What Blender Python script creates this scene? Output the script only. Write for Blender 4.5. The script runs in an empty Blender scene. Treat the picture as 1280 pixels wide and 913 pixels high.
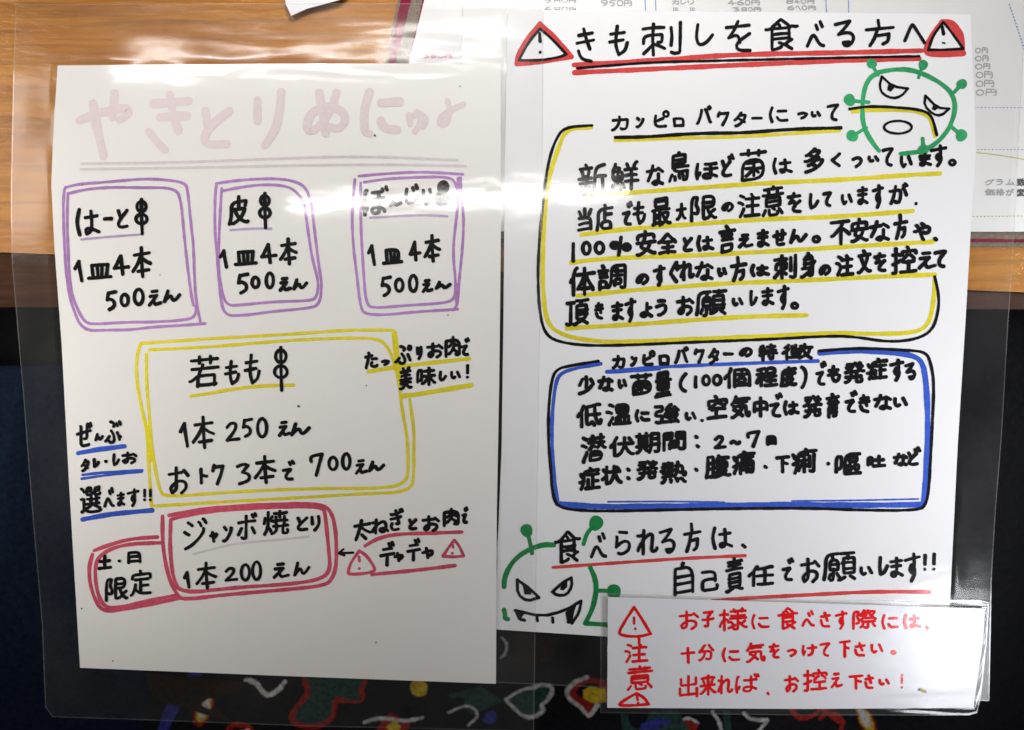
import bpy, bmesh, math, random
import numpy as np
from mathutils import Vector
from mathutils.geometry import tessellate_polygon

C = bpy.context.scene.collection
SC = bpy.context.scene
RNG = np.random.RandomState(7)

# ---------------------------------------------------------------- camera
PW, PH = 1280.0, 913.0
FOCAL, SENSOR = 30.0, 36.0
ZS = 0.0095                                    # height of the laminated sheets above the table top (metres)
DIST, TILT = 0.4172, math.radians(4.3)
CAM = np.array([0.0, DIST * math.sin(TILT), ZS + DIST * math.cos(TILT)])
cd = bpy.data.cameras.new('camera'); cam = bpy.data.objects.new('camera', cd); C.objects.link(cam)
cam.location = CAM; cam.rotation_euler = (-TILT, 0, 0)
cd.lens = FOCAL; cd.sensor_width = SENSOR; cd.clip_start = 0.01; cd.clip_end = 50
cd.dof.use_dof = True; cd.dof.focus_distance = DIST; cd.dof.aperture_fstop = 5.0
SC.camera = cam

# ---------------------------------------------------------------- world, lamps, exposure
w = bpy.data.worlds.new('World'); SC.world = w; w.use_nodes = True
w.node_tree.nodes['Background'].inputs[0].default_value = (1.0, 0.98, 0.96, 1)
w.node_tree.nodes['Background'].inputs[1].default_value = 0.033
def lamp(name, loc, sx, sy, radiance, col=(1, 1, 1), aim=None, shape='RECTANGLE', spread=180, turn=0):
    l = bpy.data.lights.new(name, 'AREA'); l.shape = shape; l.size = sx; l.size_y = sy
    a = sx * sy * (1 if shape == 'RECTANGLE' else math.pi / 4)
    l.energy = radiance * a * math.pi; l.color = col; l.spread = math.radians(spread)
    o = bpy.data.objects.new(name, l); C.objects.link(o); o.location = loc
    d = Vector(aim if aim else (loc[0], loc[1], 0)) - Vector(loc)
    o.rotation_euler = d.to_track_quat('-Z', 'Y').to_euler()
    o.rotation_euler.z += math.radians(turn)
    return o
lamp('ceiling_tube', (-0.10, 0.222, 1.2), 0.62, 0.016, 47, (1, 0.97, 0.93), turn=2)
lamp('ceiling_tube', (-0.37, 0.474, 1.2), 0.70, 0.013, 74, (1, 0.97, 0.93), turn=4)
lamp('ceiling_lamp', (-0.98, 0.30, 1.2), 0.22, 0.30, 6, (1, 0.95, 0.88))
lamp('side_lamp', (0.86, -0.63, 1.2), 0.24, 0.26, 12, (0.93, 0.95, 1.0), shape='ELLIPSE')
# added lamps with narrow beams, standing in for a person's shadow at bottom centre
lamp('added_key_lamp', (0.07, 0.55, 0.60), 0.22, 0.22, 13, (1, 0.985, 0.965), (0.02, 0.42, 0), 'DISK', 70)
lamp('added_fill_lamp', (-0.62, 0.0, 0.40), 0.12, 0.12, 4.1, (1, 0.97, 0.92), (-0.28, -0.02, 0), 'DISK', 40)
lamp('added_fill_lamp', (-0.62, 0.30, 0.40), 0.12, 0.12, 3.4, (1, 0.95, 0.91), (-0.28, 0.12, 0), 'DISK', 50)
lamp('added_fill_lamp', (0.56, -0.20, 0.34), 0.12, 0.12, 4.6, (0.92, 0.93, 1.0), (0.27, -0.11, 0), 'DISK', 50)
lamp('added_fill_lamp', (0.60, 0.05, 0.38), 0.12, 0.12, 5.4, (0.97, 0.975, 1.0), (0.27, 0.0, 0), 'DISK', 50)
SC.view_settings.view_transform = 'Standard'; SC.view_settings.look = 'None'
SC.view_settings.exposure = 0.0; SC.view_settings.gamma = 1.0
SC.cycles.transparent_max_bounces = 48
SC.cycles.max_bounces = 8

# ---------------------------------------------------------------- helpers
def W(px, z):
    """photograph pixels -> points on the level plane z (measured through the camera above)"""
    px = np.asarray(px, float).reshape(-1, 2)
    k = SENSOR / FOCAL / PW
    x = (px[:, 0] - PW / 2) * k; y = -(px[:, 1] - PH / 2) * k
    c, s = math.cos(-TILT), math.sin(-TILT)
    d = np.stack([x, y * c + s, y * s - c], 1)      # rotate (x, y, -1) about X by -TILT
    z = np.broadcast_to(np.asarray(z, float), (len(px),))
    t = (z - CAM[2]) / d[:, 2]
    return CAM + d * t[:, None]

def empty(name, loc, label, cat, group=None):
    o = bpy.data.objects.new(name, None); C.objects.link(o); o.location = loc; o.empty_display_size = 0.02
    o['label'] = label; o['category'] = cat
    if group: o['group'] = group
    return o

def root_of(o):
    p = Vector((0, 0, 0))
    while o: p += o.location; o = o.parent
    return np.array(p)

def link(name, V, F, mat, parent=None, smooth=True, label=None):
    """ONE mesh object from world-space vertices"""
    V = np.asarray(V, float)
    if parent is not None: V = V - root_of(parent)
    me = bpy.data.meshes.new(name); me.from_pydata(V.tolist(), [], F); me.update()
    if smooth: me.polygons.foreach_set('use_smooth', [True] * len(me.polygons))
    if mat: me.materials.append(mat)
    o = bpy.data.objects.new(name, me); C.objects.link(o)
    if parent is not None: o.parent = parent
    if label: o['label'] = label
    return o

def struct(o): o['kind'] = 'structure'; return o

def sm(p, n=3, closed=False):
    """Chaikin rounding"""
    p = np.asarray(p, float)
    for _ in range(n):
        if len(p) < 3: return p
        a, b = p[:-1], p[1:]
        q = np.empty((2 * len(a), 2)); q[0::2] = a * .75 + b * .25; q[1::2] = a * .25 + b * .75
        p = np.vstack([p[:1], q[1:-1], p[-1:]])
    return p

def resample(p, step):
    d = np.hypot(*np.diff(p, axis=0).T); s = np.r_[0, np.cumsum(d)]
    if s[-1] < 1e-6: return p[:1], 0
    n = max(2, int(round(s[-1] / step)) + 1); t = np.linspace(0, s[-1], n)
    return np.stack([np.interp(t, s, p[:, 0]), np.interp(t, s, p[:, 1])], 1), s[-1]

class Ink:
    """pen strokes gathered into one mesh lying on the plane z"""
    def __init__(self, z): self.z = z; self.V = []; self.F = []; self.n = 0; self.k = 0
    def _z(self):
        self.k += 1; return self.z + (self.k % 20) * 4e-6
    def ribbon(self, P, wd, taper=None):
        """a marker stroke with round ends and slightly uneven width"""
        P = np.asarray(P, float); r = wd / 2
        if len(P) < 2 or np.hypot(*np.ptp(P, axis=0)) < 0.25 * wd: return self.dot(P[0], r)
        Q, L = resample(P, max(0.7, wd * .16))
        T = np.gradient(Q, axis=0); T /= np.hypot(*T.T)[:, None] + 1e-9
        s = np.linspace(0, L, len(Q))
        # round caps: short extra stations past both ends
        e = np.array([.35, .7, .9, 1.0]) * r
        Q = np.vstack([Q[0] - T[0] * e[::-1, None] * 1.0, Q, Q[-1] + T[-1] * e[:, None]])
        h = np.full(len(s), r)
        ph = RNG.rand(4) * 6.28
        h = h * (1 + .07 * np.sin(s / (wd * 1.9) + ph[0]) + .05 * np.sin(s / (wd * .8) + ph[1]))
        if taper is not None: h = h * np.interp(s / L, [0, 1], taper)
        ca = np.sqrt(np.maximum(0, 1 - (e / r) ** 2))
        h = np.r_[h[0] * ca[::-1], h, h[-1] * ca]
        T = np.vstack([np.repeat(T[:1], 4, 0), T, np.repeat(T[-1:], 4, 0)])
        N = np.stack([-T[:, 1], T[:, 0]], 1)
        jl, jr = RNG.normal(0, .03 * r, len(h)), RNG.normal(0, .03 * r, len(h))
        A = Q + N * (h + jl)[:, None]; B = Q - N * (h + jr)[:, None]
        m = len(Q); z = self._z()
        zz = z + np.linspace(0, 3e-6, m)
        self.V.append(np.vstack([W(A, zz), W(B, zz)]))
        b = self.n
        self.F += [(b + i, b + i + 1, b + m + i + 1, b + m + i) for i in range(m - 1)]
        self.n += 2 * m
    def line(self, P, wd, rounding=2, taper=None):
        """a polyline; split at sharp turns so that both pieces get round ends"""
        P = np.asarray(P, float)
        if len(P) > 2:
            a = np.diff(P, axis=0); ang = np.arctan2(a[:, 1], a[:, 0])
            tn = np.abs((np.diff(ang) + math.pi) % (2 * math.pi) - math.pi)
            cut = [0] + [i + 1 for i, t in enumerate(tn) if t > 1.75] + [len(P) - 1]
        else: cut = [0, len(P) - 1]
        for i, j in zip(cut[:-1], cut[1:]): self.ribbon(sm(P[i:j + 1], rounding), wd, taper)
    def dot(self, c, r, sx=1.0):
        a = np.linspace(0, 2 * math.pi, 19)[:-1]; q = RNG.rand() * 6
        rr = r * (1 + .06 * np.sin(2 * a + q) + .04 * np.sin(3 * a + 2 * q))
        P = np.stack([c[0] + rr * sx * np.cos(a), c[1] + rr * np.sin(a)], 1)
        self.poly(P)
    def poly(self, P):
        V = W(P, self._z()); tri = tessellate_polygon([[Vector((p[0], p[1], 0)) for p in V]])
        self.V.append(V); self.F += [tuple(self.n + i for i in t) for t in tri]; self.n += len(V)
    def build(self, name, mat, parent=None, label=None):
        V = np.vstack(self.V); F = self.F
        X = V[:, :2]
        G = []
        for f in F:                       # all faces look up
            a = 0
            for i in range(len(f)): p, q = X[f[i]], X[f[(i + 1) % len(f)]]; a += p[0] * q[1] - q[0] * p[1]
            G.append(f if a > 0 else f[::-1])
        return link(name, V, G, mat, parent, True, label)

def px(ox, oy, s, P): return [(ox + x / s, oy + y / s) for x, y in P]

def lines(ink, ox, oy, s, wd, *polys, rounding=2):
    for P in polys: ink.line(px(ox, oy, s, P), wd, rounding)

def write(ink, ox, oy, s, wd, text, slant=.10):
    """'字 x0 y0 x1 y1 字 ...' : each character written into its own box"""
    t = text.split()
    for k in range(0, len(t), 5):
        ch = t[k]; b = [float(v) for v in t[k + 1:k + 5]]
        x0, y0, x1, y1 = ox + b[0] / s, oy + b[1] / s, ox + b[2] / s, oy + b[3] / s
        r = wd / 2 * .9
        if x1 - x0 > 2.4 * r: x0 += r; x1 -= r
        else: x0 = x1 = (x0 + x1) / 2
        if y1 - y0 > 2.4 * r: y0 += r; y1 -= r
        else: y0 = y1 = (y0 + y1) / 2
        own = ch in HAND
        if own and ch not in '、。!': gx, gy = (x1 - x0) * .03, (y1 - y0) * .03; x0 -= gx; x1 += gx; y0 -= gy; y1 += gy
        st = [np.array(p, float) for p in (HAND[ch] if own else glyph(ch))]
        if not own:
            new = []
            for p in st:
                p = p + RNG.normal(0, 1.6, 2); p[:, 1] -= slant * (p[:, 0] - 50)
                if len(p) == 2: p = np.array([p[0], (p[0] + p[1]) / 2 + RNG.normal(0, 2.0, 2), p[1]])
                new.append(p)
            st = new
            al = np.vstack(st); mn, mx = al.min(0), al.max(0); ext = np.maximum(mx - mn, 1)
            st = [(p - mn) / ext * 100 for p in st]
        for p in st:
            Q = np.stack([x0 + p[:, 0] / 100 * (x1 - x0), y0 + p[:, 1] / 100 * (y1 - y0)], 1)
            ink.line(Q, wd * RNG.uniform(.93, 1.05), 3 if own else 2)

def circ(cx, cy, rx, ry, n=14, a0=-1.4):
    return [(cx + rx * math.cos(a0 + 6.2832 * i / n), cy + ry * math.sin(a0 + 6.2832 * i / n)) for i in range(n + 1)]

HAND = {
 '1': [[(0, 38), (55, 2), (68, 40), (100, 100)]], 'I': [[(62, 0), (40, 50), (52, 100)]],
 '4': [[(46, 0), (24, 36), (0, 68), (100, 60)], [(48, 8), (60, 100)]],
 '5': [[(20, 6), (8, 46), (42, 40), (84, 56), (82, 84), (30, 100)], [(20, 8), (95, 0)]],
 '0': [circ(50, 50, 50, 50)], '7': [[(8, 36), (0, 10), (98, 0), (76, 45), (50, 100)]],
 '2': [[(0, 26), (30, 0), (78, 6), (66, 44), (0, 96), (45, 92), (100, 88)]],
 '3': [[(4, 14), (50, 0), (82, 8), (42, 42), (92, 52), (92, 84), (20, 100)]],
 '%': [circ(22, 45, 20, 16), circ(22, 45, 9, 7), [(52, 0), (40, 100)], circ(80, 55, 19, 18), circ(80, 55, 9, 9)],
 '!': [[(62, 0), (46, 60)], [(44, 94), (46, 97)]], '、': [[(15, 10), (90, 90)]], '。': [circ(50, 50, 46, 46)],
 'ー': [[(0, 62), (50, 52), (100, 40)]], '串': [circ(50, 21, 38, 15), circ(50, 57, 46, 14), [(50, 0), (50, 50), (56, 100)]],
 '器': [circ(58, 24, 34, 22), circ(58, 26, 15, 10), circ(48, 74, 46, 25), circ(48, 74, 18, 9), [(56, 4), (54, 92)]],
 'え': [[(30, 4), (68, 0)], [(14, 36), (66, 30), (42, 58), (8, 94)], [(40, 60), (52, 90), (66, 88), (100, 78)]],
 'ん': [[(22, 0), (12, 50), (0, 100), (28, 52), (46, 46), (52, 88), (70, 88), (100, 36)]],
 'は': [[(16, 0), (4, 50), (18, 100)], [(42, 32), (92, 24)], [(66, 6), (70, 50), (68, 86), (48, 96), (42, 78), (62, 72), (100, 88)]],
 'に': [[(18, 0), (4, 50), (18, 100)], [(50, 24), (94, 22)], [(46, 68), (58, 92), (100, 88)]],
 'し': [[(14, 0), (4, 60), (20, 98), (64, 86), (100, 48)]], 'じ': [[(14, 22), (4, 70), (22, 100), (66, 90), (92, 60)], [(58, 14), (64, 26)], [(82, 0), (92, 18)]],
 'て': [[(0, 12), (50, 5), (94, 0), (100, 2), (62, 34), (38, 62), (42, 94), (84, 100)]],
 'で': [[(0, 48), (36, 44), (68, 39), (72, 41), (36, 64), (20, 84), (36, 100), (82, 99)], [(56, 0), (66, 13)], [(84, -8), (97, 5)]],
 'い': [[(8, 6), (6, 60), (26, 100), (44, 78)], [(74, 0), (98, 72)]],
 'つ': [[(0, 24), (56, 0), (100, 26), (80, 72), (36, 100)]], 'っ': [[(0, 24), (56, 0), (100, 26), (80, 72), (36, 100)]],
 'り': [[(8, 6), (14, 56)], [(86, 0), (96, 40), (76, 76), (40, 100)]],
 'と': [[(12, 4), (36, 48)], [(96, 2), (34, 50), (8, 80), (30, 100), (96, 92)]],
 'ど': [[(10, 30), (30, 62)], [(72, 32), (26, 66), (10, 86), (30, 100), (78, 94)], [(64, 10), (72, 24)], [(86, 0), (98, 16)]],
 'す': [[(0, 24), (50, 16), (100, 10)], [(62, 0), (66, 46), (48, 70), (32, 58), (46, 40), (66, 50), (68, 76), (44, 100)]],
 'ま': [[(10, 20), (92, 12)], [(14, 44), (88, 38)], [(54, 0), (56, 66), (44, 96), (12, 92), (16, 74), (48, 70), (100, 88)]],
 'な': [[(0, 30), (58, 20)], [(36, 0), (26, 40), (6, 78)], [(72, 12), (98, 28)], [(72, 42), (72, 78), (56, 100), (36, 90), (54, 76), (98, 92)]],
 'よ': [[(60, 0), (60, 70), (42, 100), (6, 92), (14, 70), (58, 70), (100, 94)], [(62, 36), (94, 30)]],
 'お': [[(0, 26), (64, 18)], [(36, 0), (36, 50), (38, 84), (16, 98), (4, 78), (44, 50), (86, 54), (90, 80), (64, 98)], [(76, 10), (98, 30)]],
 'も': [[(42, 0), (30, 64), (50, 100), (86, 86), (96, 58)], [(6, 28), (80, 22)], [(0, 56), (74, 48)]],
 'の': [[(56, 6), (44, 66), (16, 96), (2, 66), (26, 18), (70, 0), (100, 34), (92, 74), (60, 100)]],
 'べ': [[(0, 100), (28, 56), (46, 58), (74, 94), (98, 98)], [(52, 14), (62, 32)], [(78, 0), (90, 20)]],
 'へ': [[(0, 88), (32, 8), (42, 4), (70, 50), (100, 100)]], 'く': [[(96, 0), (40, 36), (4, 52), (40, 76), (92, 100)]],
 'る': [[(4, 14), (76, 0), (54, 26), (20, 54), (74, 42), (100, 64), (82, 94), (52, 100), (44, 86), (72, 84)]],
 'を': [[(2, 20), (96, 12)], [(50, 0), (34, 30), (12, 54), (50, 42), (58, 70)], [(98, 40), (44, 70), (46, 96), (100, 96)]],
 'き': [[(10, 20), (90, 12)], [(0, 44), (98, 34)], [(40, 0), (56, 34), (76, 62)], [(8, 68), (26, 94), (84, 100)]],
 'さ': [[(8, 28), (94, 18)], [(46, 0), (56, 28), (72, 56)], [(4, 54), (14, 88), (40, 98), (88, 96)]],
 '皿': [[(14, 8), (20, 90)], [(14, 8), (86, 0), (80, 86)], [(38, 6), (42, 86)], [(60, 4), (60, 86)], [(0, 100), (50, 94), (100, 88)]],
 '本': [[(8, 26), (92, 18)], [(48, 0), (50, 50), (56, 100)], [(46, 28), (26, 58), (0, 82)], [(50, 36), (76, 48), (100, 54)], [(30, 82), (90, 76)]],
 'ヵ': [[(0, 46), (50, 30), (96, 22), (96, 60), (70, 74)], [(34, 0), (44, 60), (50, 100)]],
 'ト': [[(30, 0), (36, 100)], [(36, 44), (100, 52)]], 'ク': [[(14, 0), (0, 30)], [(6, 12), (96, 4), (82, 44), (44, 100)]],
 'デ': [[(20, 28), (80, 22)], [(0, 57), (96, 46)], [(48, 54), (46, 100)], [(60, 0), (69, 13)], [(84, -6), (93, 7)]],
 '太': [[(0, 30), (98, 16)], [(44, 0), (34, 42), (8, 100)], [(42, 34), (70, 52), (100, 60)], [(46, 74), (72, 94)]],
 '方': [[(0, 38), (100, 28)], [(44, 0), (48, 30)], [(42, 34), (30, 74), (14, 100)], [(36, 62), (84, 54), (82, 84), (62, 94)]],
 '下': [[(0, 8), (100, 0)], [(48, 6), (50, 100)], [(52, 38), (88, 46)]],
 '十': [[(0, 38), (100, 30)], [(50, 0), (54, 100)]],
 'ロ': [[(4, 10), (10, 96)], [(4, 10), (98, 0), (92, 94)], [(10, 92), (92, 90)]],
 'ピ': [[(12, 30), (4, 74), (22, 100), (78, 94)], [(10, 66), (60, 46)], circ(80, 18, 17, 17)],
}
GLYPHS = {
 '(': [[86, 93, 69, 91, 56, 87, 22, 73, 5, 60, 0, 46, 12, 29, 32, 18, 68, 5, 93, 0]],
 ')': [[7, 93, 23, 91, 35, 88, 76, 71, 90, 58, 93, 43, 85, 32, 64, 18, 24, 4, 0, 0]],
 '6': [[74, 0, 62, 0, 50, 5, 16, 28, 1, 54, 0, 64, 6, 79, 15, 86, 29, 91, 49, 93, 65, 92, 84, 84, 91, 76, 93, 66, 90, 58, 81, 51, 66, 46, 54, 45, 8, 48]],
 '8': [[70, 46, 89, 30, 89, 15, 77, 5, 49, 0, 28, 2, 19, 5, 10, 11, 5, 17, 4, 23, 8, 31, 26, 46], [70, 46, 91, 62, 93, 74, 86, 84, 69, 91, 49, 93, 29, 92, 15, 88, 3, 80, 0, 71, 3, 62, 7, 57, 28, 46, 70, 46]],
 '9': [[31, 93, 56, 81, 78, 65, 93, 36, 90, 19, 80, 8, 68, 3, 55, 1, 44, 0, 24, 3, 8, 10, 3, 15, 0, 26, 4, 35, 14, 42, 37, 48, 87, 45]],
 ':': [[40, 53, 48, 53]],
 '〜': [[0, 58, 5, 33, 11, 12, 17, 3, 25, 0, 37, 15, 53, 70, 59, 87, 72, 93, 83, 76, 93, 32]],
 'う': [[20, 0, 79, 5], [0, 36, 47, 29, 65, 29, 82, 34, 89, 39, 92, 44, 93, 54, 91, 63, 84, 73, 77, 78, 58, 87, 41, 91, 29, 93, 20, 91]],
 'が': [[30, 9, 28, 29, 25, 34, 22, 49, 15, 72, 5, 92], [79, 15, 74, 6], [93, 11, 86, 1, 84, 0], [27, 87, 31, 92, 40, 93, 46, 92, 51, 87, 55, 74, 57, 62, 57, 46, 55, 37, 52, 33, 46, 31, 31, 31, 3, 34, 0, 33], [87, 56, 76, 30, 72, 23, 68, 22]],
 'ぎ': [[0, 42, 47, 42, 79, 38], [11, 62, 6, 65, 3, 75, 6, 83, 12, 88, 20, 91, 33, 93, 62, 92], [67, 16, 41, 20, 12, 20, 3, 19, 1, 18], [80, 15, 74, 5], [93, 10, 88, 2, 85, 0], [45, 64, 63, 65, 64, 63, 55, 43, 51, 40, 46, 21, 43, 18, 41, 7, 37, 4]],
 'ぐ': [[68, 0, 60, 1, 8, 35, 2, 40, 0, 45, 1, 49, 6, 53, 65, 93], [62, 26, 71, 38], [82, 21, 90, 32, 93, 33]],
 'け': [[35, 29, 70, 29, 93, 26], [69, 0, 71, 2, 72, 8, 72, 50, 69, 69, 65, 80, 57, 89, 50, 93, 43, 93], [5, 76, 10, 73, 15, 57], [6, 89, 5, 77, 2, 73, 0, 60, 1, 36, 5, 4]],
 'せ': [[0, 35, 75, 27, 93, 27], [52, 61, 65, 62, 67, 61, 69, 59, 71, 43, 71, 0], [79, 91, 44, 93, 35, 91, 29, 87, 26, 81, 25, 69, 25, 4]],
 'ぜ': [[0, 39, 71, 31, 84, 31], [80, 16, 77, 5, 74, 3], [93, 13, 91, 11, 87, 0], [47, 63, 58, 64, 62, 62, 64, 43, 64, 7, 68, 1], [73, 90, 70, 92, 65, 92, 39, 93, 30, 91, 26, 87, 23, 83, 22, 73, 23, 12, 22, 9, 20, 8]],
 'た': [[0, 24, 23, 24, 51, 19], [25, 24, 21, 29, 20, 28, 25, 24], [52, 40, 82, 40, 86, 40, 89, 42], [6, 93, 5, 90, 16, 62, 24, 35, 25, 26, 27, 21, 29, 4, 26, 0], [93, 85, 88, 90, 81, 91, 68, 91, 52, 88, 47, 84, 44, 78, 45, 69, 50, 65]],
 'ね': [[25, 21, 6, 23, 0, 21], [24, 37, 31, 35, 42, 26, 54, 19, 65, 17, 72, 20, 78, 28, 82, 42, 82, 64, 78, 77, 73, 86, 64, 90, 53, 89, 46, 82, 46, 73, 49, 68, 55, 65, 64, 64, 79, 68, 81, 73, 86, 75, 91, 80, 93, 85], [0, 80, 1, 74, 15, 52, 21, 49], [22, 93, 22, 48, 24, 38, 26, 0]],
 'ば': [[33, 29, 62, 30, 84, 27], [64, 9, 64, 52, 65, 74, 63, 85, 58, 90, 49, 92, 36, 90, 31, 84, 31, 76, 34, 71, 40, 68, 49, 66, 63, 67, 67, 71, 74, 73, 85, 80], [13, 63, 8, 76, 4, 80], [89, 0, 93, 11], [4, 93, 3, 81, 1, 77, 0, 64, 1, 44, 6, 9, 11, 5], [83, 15, 76, 3]],
 'ぶ': [[51, 23, 56, 20, 57, 16, 56, 12, 37, 0, 32, 1], [38, 41, 48, 53, 55, 65, 57, 77, 57, 84, 52, 91, 45, 93, 30, 92, 25, 85], [0, 83, 4, 83, 24, 64], [75, 11, 81, 23], [85, 5, 88, 7, 93, 18], [89, 82, 84, 67, 75, 50]],
 'ぷ': [[50, 23, 55, 20, 56, 16, 55, 12, 37, 0, 31, 1], [38, 41, 47, 53, 54, 65, 57, 77, 56, 84, 51, 91, 44, 93, 30, 92, 25, 85], [0, 83, 4, 83, 23, 64], [80, 4, 85, 4, 89, 5, 92, 9, 93, 14, 92, 19, 91, 23, 87, 26, 81, 26, 75, 20, 75, 11, 80, 4], [88, 82, 82, 67, 74, 50]],
 'ほ': [[3, 79, 9, 76, 14, 60], [87, 4, 39, 5], [4, 93, 3, 80, 1, 77, 0, 68, 0, 50, 6, 0], [90, 34, 64, 36, 36, 36], [93, 82, 79, 72, 70, 70, 65, 66, 50, 65, 43, 67, 36, 71, 34, 78, 34, 84, 39, 89, 50, 92, 62, 91, 67, 86, 68, 73, 66, 6]],
 'ぼ': [[33, 41, 58, 41, 82, 40], [60, 14, 62, 74, 61, 85, 58, 88, 54, 91, 44, 91, 35, 88, 31, 83, 31, 76, 34, 71, 41, 68, 51, 67, 59, 68, 64, 71, 72, 74, 84, 82, 85, 87], [77, 3, 79, 9, 78, 13, 59, 14, 35, 14], [3, 80, 8, 76, 12, 64, 12, 61], [89, 0, 93, 11], [4, 93, 3, 80, 1, 78, 0, 71, 0, 50, 5, 9, 11, 5]],
 'め': [[44, 74, 39, 69, 37, 62, 33, 58, 27, 46, 13, 7], [52, 92, 59, 93, 74, 87, 83, 81, 91, 68, 93, 59, 92, 43, 85, 31, 79, 25, 67, 19, 55, 18, 42, 19, 22, 26, 18, 32, 14, 34, 8, 42, 2, 53, 0, 61, 0, 71, 2, 76, 5, 81, 10, 84, 17, 84, 22, 82, 36, 70, 47, 50, 53, 35, 57, 20, 60, 16, 62, 0]],
 'や': [[41, 0, 46, 1, 56, 9, 58, 10], [0, 41, 5, 43, 25, 35, 30, 31, 60, 20, 69, 19, 79, 19, 88, 24, 92, 29, 93, 38, 91, 45, 89, 49, 81, 54, 71, 56, 59, 54, 55, 50], [53, 93, 49, 90, 29, 35, 25, 31, 17, 12, 10, 9]],
 'ゅ': [[11, 6, 4, 11, 1, 31, 0, 47, 2, 51, 4, 74], [55, 18, 55, 18], [28, 53, 28, 60, 34, 66, 41, 71, 53, 74, 70, 73, 79, 71, 86, 66, 93, 53, 93, 36, 90, 30, 85, 25, 79, 21, 68, 18, 57, 18, 34, 23, 19, 34, 10, 46, 2, 49], [25, 93, 33, 93, 37, 91, 45, 82, 48, 75, 53, 71, 57, 47, 56, 21, 53, 4, 47, 0]],
 'ょ': [[93, 22, 47, 23], [93, 87, 91, 83, 74, 73, 62, 68, 38, 62, 19, 63, 6, 67, 0, 73, 0, 83, 9, 90, 24, 93, 39, 91, 46, 85, 48, 70, 46, 0]],
 'ら': [[22, 0, 71, 7], [4, 19, 6, 25, 0, 62], [15, 88, 22, 92, 39, 93, 57, 91, 75, 86, 86, 80, 91, 72, 93, 63, 90, 54, 84, 48, 77, 44, 57, 41, 32, 45, 12, 54, 2, 57]],
 'れ': [[0, 21, 3, 23, 23, 21], [0, 79, 1, 74, 14, 52, 21, 49], [22, 93, 21, 48, 23, 39, 25, 0], [93, 76, 91, 82, 83, 87, 74, 88, 69, 85, 67, 79, 67, 70, 70, 45, 71, 28, 69, 23, 66, 19, 59, 18, 51, 20, 40, 27, 30, 36, 23, 38]],
 'カ': [[43, 0, 45, 3, 44, 23, 41, 42, 35, 58, 29, 69, 20, 81, 8, 91, 0, 92], [52, 87, 57, 92, 64, 93, 77, 93, 84, 89, 88, 79, 91, 62, 93, 39, 92, 26, 89, 25, 3, 24]],
 'グ': [[0, 50, 5, 50, 10, 47, 19, 39, 30, 25, 33, 24, 73, 24, 75, 26, 74, 36, 67, 50, 61, 61, 53, 71, 40, 82, 27, 89, 19, 93, 12, 92], [34, 23, 36, 16, 39, 9], [75, 5, 81, 15], [86, 0, 93, 10]],
 'ジ': [[18, 7, 36, 19], [18, 46, 0, 36], [64, 6, 69, 8, 75, 20], [93, 14, 84, 1, 80, 0], [86, 31, 86, 39, 84, 43, 76, 53, 60, 67, 34, 84, 7, 93]],
 'タ': [[0, 48, 6, 46, 18, 37, 35, 20, 41, 17, 47, 3, 55, 0], [40, 45, 66, 59, 84, 71], [8, 92, 18, 93, 22, 92, 42, 83, 56, 73, 73, 59, 84, 44, 91, 29, 93, 21, 91, 18, 41, 17]],
 'バ': [[28, 18, 29, 22, 27, 34, 19, 61, 5, 90, 0, 92], [85, 0, 88, 1, 93, 11], [82, 17, 80, 15, 76, 6], [91, 93, 86, 89, 76, 59, 61, 21, 59, 18, 55, 17]],
 'ボ': [[1, 26, 86, 26], [0, 75, 17, 51], [88, 0, 93, 10], [79, 13, 73, 3], [21, 88, 26, 92, 32, 93, 40, 92, 43, 89, 44, 6], [73, 52, 86, 74]],
 'ム': [[41, 0, 39, 11, 22, 72, 20, 83], [63, 45, 69, 48, 78, 67, 80, 76, 83, 79, 88, 90, 93, 93], [80, 76, 12, 85, 5, 86, 0, 82]],
 'ャ': [[33, 0, 29, 8, 53, 93], [0, 34, 9, 36, 83, 22, 92, 22, 93, 23, 91, 31, 80, 46, 72, 54, 64, 55]],
 'ラ': [[13, 0, 86, 0], [0, 31, 90, 31, 93, 33, 92, 42, 85, 56, 75, 69, 66, 76, 50, 86, 35, 92, 29, 93, 19, 90]],
 'レ': [[93, 43, 92, 50, 87, 55, 60, 74, 29, 89, 15, 93, 5, 93, 3, 89, 3, 4, 0, 0]],
 'ン': [[34, 20, 11, 0], [0, 89, 10, 93, 19, 91, 40, 82, 56, 71, 71, 57, 86, 39, 93, 27, 93, 15]],
 '・': [[40, 53, 48, 53]],
 '不': [[0, 59, 5, 58, 13, 53, 27, 41, 40, 28, 47, 25], [93, 0, 3, 0], [48, 93, 48, 28, 47, 24, 49, 15, 53, 9, 54, 1], [93, 55, 63, 31, 57, 30]],
 '中': [[0, 57, 93, 57], [46, 93, 46, 0], [93, 63, 92, 20, 2, 20, 0, 21, 0, 64]],
 '任': [[15, 30, 9, 33, 1, 42, 0, 45], [62, 11, 62, 89], [30, 48, 93, 48], [92, 6, 84, 6, 61, 11, 34, 14], [16, 93, 16, 32, 15, 29, 18, 20, 27, 3, 32, 0], [92, 89, 34, 89]],
 '伏': [[24, 0, 16, 17, 13, 28, 15, 33, 15, 93], [0, 46, 0, 41, 6, 33, 13, 29], [75, 3, 83, 16], [24, 92, 31, 91, 42, 80, 48, 69, 55, 48, 58, 45, 58, 0], [89, 32, 30, 32], [93, 90, 87, 90, 77, 80, 67, 64, 62, 48, 58, 46]],
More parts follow.
